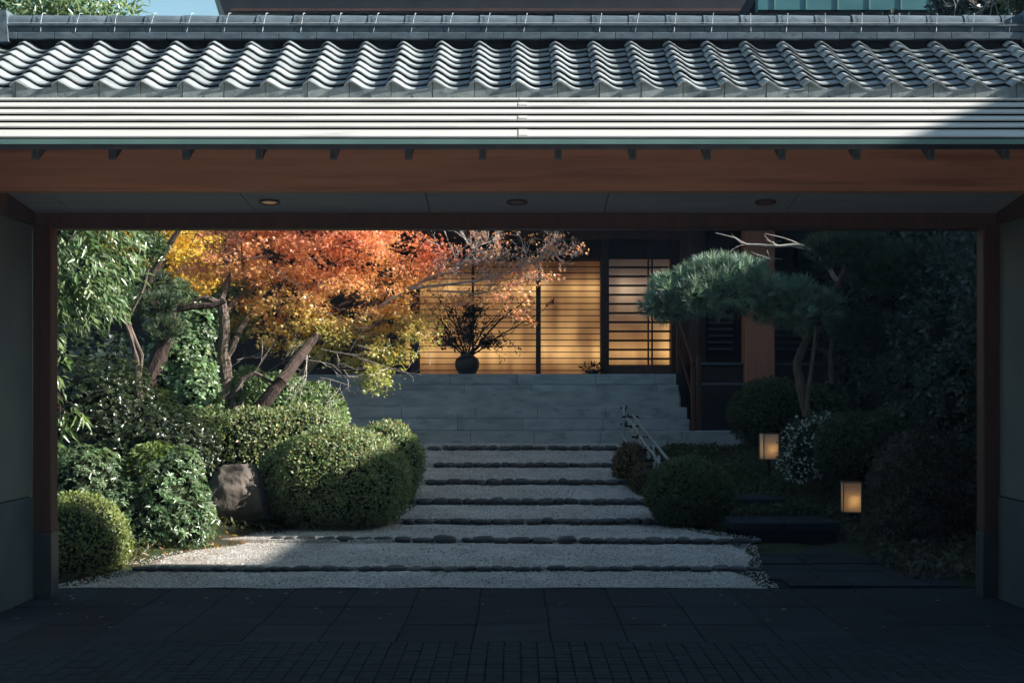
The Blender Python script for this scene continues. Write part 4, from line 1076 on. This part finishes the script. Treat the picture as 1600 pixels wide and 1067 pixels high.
sprays(30, 22, [B(730, 845, 438, 470, 16.1, .25), B(690, 760, 455, 480, 16.1, .25), B(800, 870, 405, 440, 16.2, .2), B(760, 830, 465, 500, 16.1, .2)], orange_cols, 'foliage', mt2, .045, .13, (.2, 1.1), .3)
tp = np.array([tuple(a[0]) for a in tips if R.random() < .30]); tp = np.repeat(tp, 2, 0); tp = tp + G.normal(0, .03, tp.shape)
leaves('last_leaves', tp, rnd(len(tp)) + np.array([0, 0, -.6]), rnd(len(tp)), G.uniform(.022, .042, len(tp)), T_MAPLE, M['maple'], orange_cols(tp), mt2)

# yellow maple behind
ym = plant('yellow_maple', 'golden yellow maple standing farther back between the dark pine and the red maple', 'tree', (-4.6, 18.3, .6))
def yellow_cols(p): return mixcols(len(p), [(.62, .42, .06), (.66, .48, .09), (.58, .32, .05), (.45, .38, .08)], .15)
sprays(300, 34, [B(190, 330, 330, 425, 18.2, .6), B(270, 350, 390, 470, 18.1, .4), B(165, 240, 345, 395, 18.2, .4), B(150, 330, 250, 350, 18.4, .8)], yellow_cols, 'foliage', ym, .055, .24, (.2, 1.0), .3)
m = MB(); q = lambda u, v, Y=18.2: P(u, v, Y)
limb(m, [q(262, 660), q(266, 560), q(262, 470), q(255, 400), q(270, 330)], .07, .03, 8); limb(m, [q(262, 470), q(300, 420), q(330, 390)], .03, .012, 6)
m.build('trunk', M['barkdark'], ym)
for (a, b, c_, d_, Y_) in ():
    pass
# undergrowth at the foot of the beds (loose litter and weeds)
def ground_scatter(name, n, xr, yr_, size, pal, mat='leafmatte', up=.6, tm=T_LANCE, cond=None, h=0.0):
    x = G.uniform(*xr, n); y = G.uniform(*yr_, n)
    if cond is not None: k = cond(x, y); x, y = x[k], y[k]
    z = np.array([bed(a, b) for a, b in zip(x, y)]) + .012 + G.random(len(x)) * h
    p = np.stack([x, y, z], 1); d = rnd(len(x)) * np.array([1, 1, .3]) + np.array([0, 0, up])
    return tag(leaves(name, p, d, rnd(len(x)) + np.array([0, 0, 1.]), G.uniform(size * .6, size * 1.4, len(x)), tm, M[mat], mixcols(len(x), pal, .25)), kind='stuff')
offpath = lambda x, y: np.array([not (lerpt(XL, b) + .02 < a < lerpt(XR, b) + (1.5 if b < 13 else 0)) for a, b in zip(x, y)])
ground_scatter('ground_cover', 26000, (-7, -.9), (11.0, 18.5), .05, [(.06, .09, .03), (.05, .07, .025), (.10, .10, .04), (.12, .08, .03)], cond=offpath, h=.05)
ground_scatter('fallen_leaves', 2600, (-3.4, 1.9), (10.7, 15), .035, [(.45, .22, .06), (.30, .14, .05), (.40, .30, .10), (.25, .10, .05)], up=.05, tm=T_MAPLE, mat='maple', cond=lambda x, y: (G.random(len(x)) < np.where(x < -1.9, .8, .12)) & (y > 10.5))

p_ = G.uniform(0, 1, (70, 2)); z_ = np.stack([-3.2 + p_[:, 0] ** 1.6 * 6.4, 8.6 + 1.85 * p_[:, 1] ** .7, np.full(70, .006)], 1)
tag(leaves('leaves_on_paving', z_, rnd(70) * np.array([1, 1, .15]), np.array([[0, 0, 1.]]) + rnd(70) * .25, G.uniform(.015, .035, 70), T_MAPLE, M['maple'], mixcols(70, [(.30, .14, .05), (.22, .10, .05), (.30, .22, .08)])), kind='stuff')

# ================================================================== RIGHT GARDEN
clipped('low round dark bush at the right edge of the gravel steps', [(1.66, 13.85, .44, .39, .40, .34), (1.88, 13.9, .42, .26, .33, .30)], 15000, .034, [(.07, .10, .04), (.05, .08, .03), (.09, .12, .05)], .16, core=.9)
clipped('small reddish brown shrub between the gravel and the bamboo railing', [(1.33, 16.4, .52, .20, .5, .28), (1.45, 15.6, .42, .18, .4, .24)], 5500, .034, [(.11, .07, .045), (.13, .08, .045), (.08, .07, .035)], .25)
clipped('round dark clipped bush in front of the brown column', [(3.25, 18.2, 1.12, .52, .48, .44), (3.75, 18.2, 1.05, .5, .45, .42)], 13000, .042, [(.045, .075, .035), (.035, .06, .03), (.06, .09, .04)], .6, core=.9)
clipped('dark rounded shrub right of the white leaved plant, above the nearer lantern', [(3.45, 14.4, .85, .42, .4, .36), (3.9, 14.4, .9, .4, .4, .4)], 12000, .036, [(.03, .05, .028), (.045, .06, .03)], .3, core=.9)
clipped('big dark bush with a reddish cast beside the right gate post', [(3.65, 12.7, .55, .48, .5, .52), (4.2, 12.6, .6, .6, .5, .6), (3.4, 12.4, .25, .3, .35, .28)], 15000, .036, [(.05, .04, .03), (.03, .045, .03), (.07, .045, .035)], .0, core=.9)
# variegated plant
t = plant('variegated_shrub', 'open shrub speckled with small white leaves, between the two lanterns', 'shrub', (3.2, 15.1, .5))
bl = [(3.10, 15.1, .80, .28, .28, .36), (3.35, 15.15, .98, .30, .28, .22), (2.98, 15.0, .62, .2, .25, .2)]
p, nn = on_blobs(bl, 3000, (.5, 1.05), .5, .12, 6)
kk = G.random(len(p)) < .30
cols = np.where(kk[:, None], np.array([[.55, .62, .62]]), np.array([[.03, .05, .03]])) * G.uniform(.7, 1.2, (len(p), 1))
leaves('foliage', p, unit(nn + rnd(len(p)) * .8), unit(nn + rnd(len(p)) * .5 + np.array([0, -.3, .4])), G.uniform(.03, .055, len(p)), T_ROUND, M['leafmatte'], cols, t)
core_mesh('inner_branches', bl, t, .6, .4)
# low ground cover around the lanterns
p_ = ground_scatter('moss_and_low_shrubs', 30000, (1.95, 3.6), (14.2, 18.6), .045, [(.055, .075, .03), (.04, .055, .025), (.08, .08, .04)], tm=T_OVAL, h=.12)
ground_scatter('shaded_undergrowth', 20000, (3.0, 6.5), (10.8, 15.0), .05, [(.035, .045, .025), (.05, .05, .03), (.06, .04, .03)], tm=T_OVAL, h=.14)
# evergreen trees massed at the right
def dark_tree(label, base, blobs, n, top, size=.06, pal=GREEN_DARK, name='evergreen_tree', group=None, core=.72):
    t = plant(name, label, 'tree', base, group)
    p, nn = on_blobs(blobs, n, (.5, 1.05), base[2] - .2, .2, 3)
    k = 9; m_ = len(p); cc = np.repeat(mixcols(m_, pal, .25), k, 0); p = np.repeat(p, k, 0); nn = np.repeat(nn, k, 0)
    p = p + G.normal(0, size * .6, p.shape)
    leaves('foliage', p, unit(nn * .6 + rnd(len(p)) * .8), unit(nn + rnd(len(p)) * .6), G.uniform(size * .7, size * 1.3, len(p)), T_OVAL, M['leafmatte'], cc, t)
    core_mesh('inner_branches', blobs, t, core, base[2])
    m = MB(); limb(m, [base, (base[0] + .1, base[1], (base[2] + top) / 2), (base[0], base[1] + .1, top)], .12, .04)
    m.build('trunk', M['barkdark'], t); return t
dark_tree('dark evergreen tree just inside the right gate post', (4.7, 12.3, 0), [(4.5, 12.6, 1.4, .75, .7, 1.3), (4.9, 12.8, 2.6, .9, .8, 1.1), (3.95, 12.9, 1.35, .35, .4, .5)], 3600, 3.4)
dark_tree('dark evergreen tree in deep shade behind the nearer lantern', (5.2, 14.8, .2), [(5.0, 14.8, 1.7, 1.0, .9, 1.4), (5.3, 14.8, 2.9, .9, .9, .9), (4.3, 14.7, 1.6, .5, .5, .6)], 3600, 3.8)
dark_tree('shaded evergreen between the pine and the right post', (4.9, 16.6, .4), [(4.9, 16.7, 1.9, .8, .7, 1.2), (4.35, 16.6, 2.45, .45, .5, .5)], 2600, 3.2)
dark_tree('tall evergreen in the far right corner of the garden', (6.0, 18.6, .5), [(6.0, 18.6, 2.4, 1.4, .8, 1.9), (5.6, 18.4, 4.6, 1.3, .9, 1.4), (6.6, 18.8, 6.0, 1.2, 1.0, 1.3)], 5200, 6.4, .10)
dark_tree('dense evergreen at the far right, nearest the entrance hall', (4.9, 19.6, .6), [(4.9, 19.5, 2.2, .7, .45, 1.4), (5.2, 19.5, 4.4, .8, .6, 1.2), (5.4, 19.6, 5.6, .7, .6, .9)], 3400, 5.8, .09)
dark_tree('unseen round topped tree added far right to shade the big bush', (9.3, 12.0, 0), [(9.3, 12.05, 4.72, .9, .75, 1.35)], 3200, 5.5, core=.93)  # out of view, crown shaped to cast the domed shade
dark_tree('unseen tall dark evergreen added at the left to darken the front paving', (-5.6, 6.0, 0), [(-5.6, 6.4, 2.4, .9, 2.2, 2.6), (-5.5, 3.4, 2.2, .8, 2.0, 2.3)], 1500, 4.5, .14)  # added out of view to block sky light from the left
dark_tree('unseen dark evergreen added at the right to darken the front paving', (5.2, 7.4, 0), [(5.2, 7.4, 1.7, .6, 1.1, 1.8)], 900, 3.0, .14)  # added out of view to block sky light from the right
# cloud pine with a prop pole
pn = plant('cloud_pine', 'trained pine with a flat spreading pad of needles reaching towards the windows', 'tree', (3.45, 16.3, .6))
pal = [(.17, .26, .20), (.22, .32, .23), (.12, .20, .16)]
pine_tufts('needles', [B(1012, 1130, 428, 495, 16.0, .45), B(1060, 1210, 408, 488, 16.1, .5), B(1170, 1280, 440, 500, 16.2, .45), B(1225, 1310, 455, 515, 16.2, .35), B(1090, 1180, 402, 440, 16.1, .3), B(1005, 1060, 460, 498, 15.9, .25)], 2300, pn, pal, .12, 20, (.4, 1.15), .35)
pine_tufts('upper_needles', [B(1262, 1400, 362, 420, 15.8, .4), B(1330, 1480, 385, 460, 15.7, .5)], 1500, pn, [(.03, .05, .03), (.045, .065, .035), (.02, .035, .024)], .10, 14, (.4, 1.05), .5)
pine_tufts('lower_needles', [B(1310, 1450, 490, 560, 15.9, .4), B(1380, 1500, 560, 640, 15.6, .5)], 1500, pn, [(.02, .035, .024), (.035, .05, .03)], .10, 13, (.4, 1.05), .5)
m = MB(); q = lambda u, v, Y=16.3: P(u, v, Y)
limb(m, [q(1262, 650), q(1250, 600), q(1245, 565), q(1256, 540), q(1268, 520), q(1290, 480), q(1310, 440), q(1330, 400)], .06, .03, 8, 3, .03)
limb(m, [q(1300, 600), q(1298, 560), q(1302, 520), q(1318, 480)], .035, .025, 7)
limb(m, [q(1290, 480), q(1230, 470), q(1150, 465), q(1080, 460), q(1040, 465)], .035, .012, 7)
m.build('trunk', M['bark'], pn)
m = MB()
limb(m, [q(1262, 525), q(1255, 505), q(1242, 480)], .02, .010, 6); limb(m, [q(1265, 530), q(1252, 522), q(1246, 510)], .03, .032, 8)
b1 = limb(m, [q(1310, 440), q(1288, 410), q(1260, 385), q(1200, 384), q(1165, 382)], .030, .010, 7, 3, .03)
limb(m, [q(1168, 383), q(1150, 372), q(1118, 364)], .009, .004, 5); limb(m, [q(1260, 386), q(1225, 372), q(1195, 365)], .010, .004, 5)
for i in range(7): twigs(m, b1[R.randrange(len(b1) // 3, len(b1))], (-.8, R.uniform(-.4, .3), R.uniform(-.3, .6)), .17, .0035, 1, .7)
for i in range(8): twigs(m, q(1110 + 16 * i, 412 - i), (-.6, -.2, R.uniform(.1, .6)), .16, .0035, 1, .5)
m.build('bare_branches', M['twig'], pn)
pp = tag(empty('prop_pole', (3.3, 16.1, .55)), 'slim pale prop pole standing upright under the pine boughs', 'prop pole')
m = MB(); limb(m, [P(1257, 680, 16.0), P(1262, 620, 16.0), P(1270, 560, 16.0), P(1276, 505, 16.0)], .026, .02, 7, 2, .004); m.build('pole', M['bark'], pp)
m = MB(); m.tube([P(1268, 507, 15.97), P(1284, 505, 15.97)], .014, 6); m.build('binding', M['tie'], pp)

# bamboo railing along the right edge of the gravel steps
bf = tag(empty('bamboo_railing', (1.5, 16.5, .4)), 'low railing of weathered bamboo poles lashed together at the right of the gravel', 'railing')
Yn, Yf = 14.75, 18.3
def bam(name, a, b, r, nodes=5):
    a = Vector(a); b = Vector(b); m = MB(); pts = []; rad = []
    for i in range(nodes + 1):
        t = i / nodes; pp_ = a.lerp(b, t) + Vector((R.uniform(-.008, .008), 0, R.uniform(-.008, .008)))
        d_ = (b - a).normalized() * .012
        if 0 < i < nodes:
            pts += [pp_ - d_, pp_, pp_ + d_]; rad += [r * .96, r * 1.22, r * .96]
        else: pts.append(pp_); rad.append(r)
    m.tube(pts, rad, 8); return m.build(name, M['bamboo'], bf, True)
gr_ = lambda y: ramp(y)
bam('rail', (1.42, Yf, 1.08), (1.50, Yn, .66), .016, 9); bam('rail', (1.50, Yf, 1.10), (1.62, Yn + .1, .68), .016, 9)
bam('rail', (1.36, Yf, .86), (1.44, Yn - .3, .40), .014, 9); bam('rail', (1.46, Yf - .1, .95), (1.56, Yn, .52), .013, 9)
bam('post', (1.40, 18.5, .6), (1.40, 18.5, 1.22), .022, 3)
for y in (17.6, 16.7, 15.8, 15.1):
    z = .65 + (1.08 - .65) * (y - Yn) / (Yf - Yn)
    bam('upright', (1.44, y, gr_(y) - .05), (1.48, y, z + .05), .014, 2); bam('upright', (1.60, y, gr_(y) - .05), (1.52, y, z + .05), .014, 2)
for y, z in ((18.5, 1.19), (18.5, .98), (18.2, 1.08), (17.6, .98), (16.7, .88), (15.8, .77), (15.1, .69)):
    m = MB(); m.tube([(1.39 - .03, y, z), (1.42 + .03 + (.12 if y < 18.3 else 0), y, z)], .012, 6); m.tube([(1.42, y - .02, z - .03), (1.44, y, z + .035)], .009, 5); m.build('twine_knot', M['tie'], bf)
# low vertical board path edge / pale edging by the first stair
tag(box('stone_edging', (2.55, 3.2, 18.7, 18.76, .55, .64), M['pale'], None, .008), 'pale straight stone edging on the moss in front of the wide bottom step', 'edging')

# lanterns
def lantern(x, y, z, lab, rz=0.0, w_=.168, h=.285, pw=1.0):
    L = tag(empty('garden_lantern', (x, y, z)), lab, 'lantern', 'square paper lanterns among the shrubs')
    hw = w_ / 2
    for s, (ax, b) in zip('abcd', (('x', -1), ('x', 1), ('y', -1), ('y', 1))):
        m = MB()
        if ax == 'x': m.box(b * (hw - .004) - .001, b * (hw - .004) + .001, -hw + .006, hw - .006, .01, h - .01)
        else: m.box(-hw + .006, hw - .006, b * (hw - .004) - .001, b * (hw - .004) + .001, .01, h - .01)
        m.build('paper_panel', M['paper'], L, origin=None).location = (0, 0, 0)
    m = MB()
    for sx in (-1, 1):
        for sy in (-1, 1): m.box(sx * hw - .005, sx * hw + .005, sy * hw - .005, sy * hw + .005, 0, h)
    for zz in (0, h - .008):
        m.box(-hw, hw, -hw - .004, -hw + .004, zz, zz + .008); m.box(-hw, hw, hw - .004, hw + .004, zz, zz + .008)
        m.box(-hw - .004, -hw + .004, -hw, hw, zz, zz + .008); m.box(hw - .004, hw + .004, -hw, hw, zz, zz + .008)
    m.build('frame', M['lframe'], L).location = (0, 0, 0)
    m = MB(); m.tube([(0, 0, h - .004), (0, 0, h + .045)], .003, 5); m.tube([(-hw, 0, h), (hw, 0, h)], .003, 5); m.build('hanging_wire', M['tie'], L).location = (0, 0, 0)
    m = MB(); m.box(-.012, .012, -.012, .012, -.18, .02); m.box(-hw, hw, -hw, hw, -.004, .004); m.build('stake', M['frame'], L).location = (0, 0, 0)
    m = MB(); m.lathe([(.004, .075), (.016, .085), (.022, .105), (.016, .125), (.006, .135)], 0, 0, 10); m.build('bulb', M['bulb'], L).location = (0, 0, 0)
    ld = bpy.data.lights.new('lantern_light', 'POINT'); ld.energy = pw; ld.color = (1, .64, .27); ld.shadow_soft_size = .02
    lo = bpy.data.objects.new('lantern_light', ld); COL.objects.link(lo); lo.parent = L; lo.location = (.01, -.02, .11)
    L.rotation_euler = (0, 0, rz)
M['lframe'] = noise_mat('lantern_frame', (.16, .12, .09), (.24, .18, .14), 9, .6, .3)
lantern(2.76, 15.5, .68, 'square paper lantern glowing in front of the round clipped bush, the farther one', .12, pw=.14)
lantern(3.16, 13.4, .295, 'square paper lantern glowing low beside the big dark bush, the nearer one', -.10, pw=.17)

# vase with a branch arrangement on the landing
vs_ = tag(empty('flower_vase', (X(730), 21.25, 1.648)), 'large dark round vase standing on the landing before the lit windows', 'vase')
vx = (730 - CU) / F * 21.25
m = MB(); m.lathe([(.09, 1.648), (.13, 1.66), (.178, 1.75), (.185, 1.82), (.165, 1.88), (.11, 1.915), (.095, 1.93), (.115, 1.945), (.10, 1.946), (.085, 1.92)], vx, 21.25, 28); m.build('vase_body', M['vase'], vs_, True)
ar = tag(empty('branch_arrangement', (vx, 21.25, 1.93)), 'wide spreading dark branches and leaves arranged in the round vase', 'flower arrangement')
m = MB(); q = lambda u, v: P(u, v, 21.2); o_ = Vector((vx, 21.25, 1.9)); tips = []
for (u, v, r) in ((825, 462, .018), (836, 494, .014), (688, 470, .015), (680, 490, .014), (705, 462, .012), (730, 470, .014), (755, 480, .012), (800, 520, .012), (685, 525, .012), (745, 475, .013), (785, 486, .012), (690, 508, .012)):
    e = q(u, v); md = o_.lerp(e, .5) + Vector((R.uniform(-.06, .06), R.uniform(-.15, .15), R.uniform(-.02, .10)))
    pts = limb(m, [o_, md, e], r, r * .45, 6, 3, .04)
    for i in range(4): twigs(m, pts[R.randrange(2, len(pts))], (e - o_).normalized() + Vector((R.gauss(0, .5), 0, R.gauss(0, .4))), .22, .006, 2, .5, 0, tips)
m.build('branches', M['tie'], ar)
p, nn = on_blobs([(vx, 21.2, 2.22, .22, .2, .30), (vx + .05, 21.2, 2.55, .16, .15, .20), (vx - .28, 21.2, 2.12, .24, .15, .11), (vx + .32, 21.2, 2.12, .28, .15, .12)], 1300, (.2, 1.1), -9, .2, 8)
tp = np.array([tuple(a[0]) for a in tips]); p = np.concatenate([p, tp])
leaves('leaves', p, rnd(len(p)) + np.array([0, 0, .4]), rnd(len(p)), G.uniform(.05, .10, len(p)), T_LANCE, M['leafmatte'], mixcols(len(p), [(.012, .016, .012), (.02, .022, .016)]), ar)
m = MB(); 
ft = tag(empty('low_planting', (X(925), 21.3, 1.648)), 'small dark potted sprig on the landing beside the thick window post', 'plant')
m = MB(); m.lathe([(.05, 1.648), (.09, 1.66), (.10, 1.70), (.08, 1.71)], X(925), 21.3, 14); m.build('bowl', M['vase'], ft, True)
p, nn = on_blobs([(X(925), 21.3, 1.74, .17, .08, .06)], 120, (.2, 1.1)); leaves('leaves', p, nn + rnd(len(p)) * .4, rnd(len(p)), .07, T_LANCE, M['leafmatte'], mixcols(len(p), [(.012, .016, .012)]), ft)

# bare twigs and a leafy corner above the roof at the right
bt = plant('bare_tree', 'bare twigs showing above the ridge at the far right, a few leaves at the corner', 'tree', (5.6, 15.5, .3))
m = MB(); tips = []
limb(m, [(5.6, 15.5, .3), (5.5, 15.4, 3), (5.2, 15.3, 5.1)], .09, .03, 8)
for (u, v, dx, dz) in ((1490, 22, .2, .8), (1515, 12, .9, .3), (1530, 14, .6, .6), (1560, 22, 0, 1), (1575, 20, .1, 1), (1545, 18, .3, .8), (1585, 24, -.2, 1)):
    a = P(u, v + 14, 15.2); 
    m.tube([(5.2, 15.3, 4.9), a], [.012, .007], 5)
    twigs(m, a, (dx, 0, dz), .22, .006, 3, .6, .4, tips)
m.build('branches', M['twig'], bt)
p, nn = on_blobs([B(1578, 1640, -30, 22, 15.2, .4)], 300, (.3, 1.1)); p = np.repeat(p, 4, 0) + G.normal(0, .05, (len(p) * 4, 3))
leaves('foliage', p, rnd(len(p)), rnd(len(p)), .07, T_OVAL, M['leaf'], mixcols(len(p), GREEN_GLOSS), bt)

# thin blue volume added over everything to lift the blacks
hz = MB(); hz.box(-310, 310, -70, 912, -1.4, 17)
hm = bpy.data.materials.new('black_lift_haze'); hm.use_nodes = True; hn = hm.node_tree; hn.nodes.remove(hn.nodes['Principled BSDF'])
pvv = hn.nodes.new('ShaderNodeVolumePrincipled'); pvv.inputs['Color'].default_value = (.34, .60, 1.0, 1); pvv.inputs['Density'].default_value = .00042; pvv.inputs['Anisotropy'].default_value = .0
hn.links.new(pvv.outputs[0], hn.nodes['Material Output'].inputs['Volume'])
ho = tag(hz.build('added_haze', hm), kind='stuff')
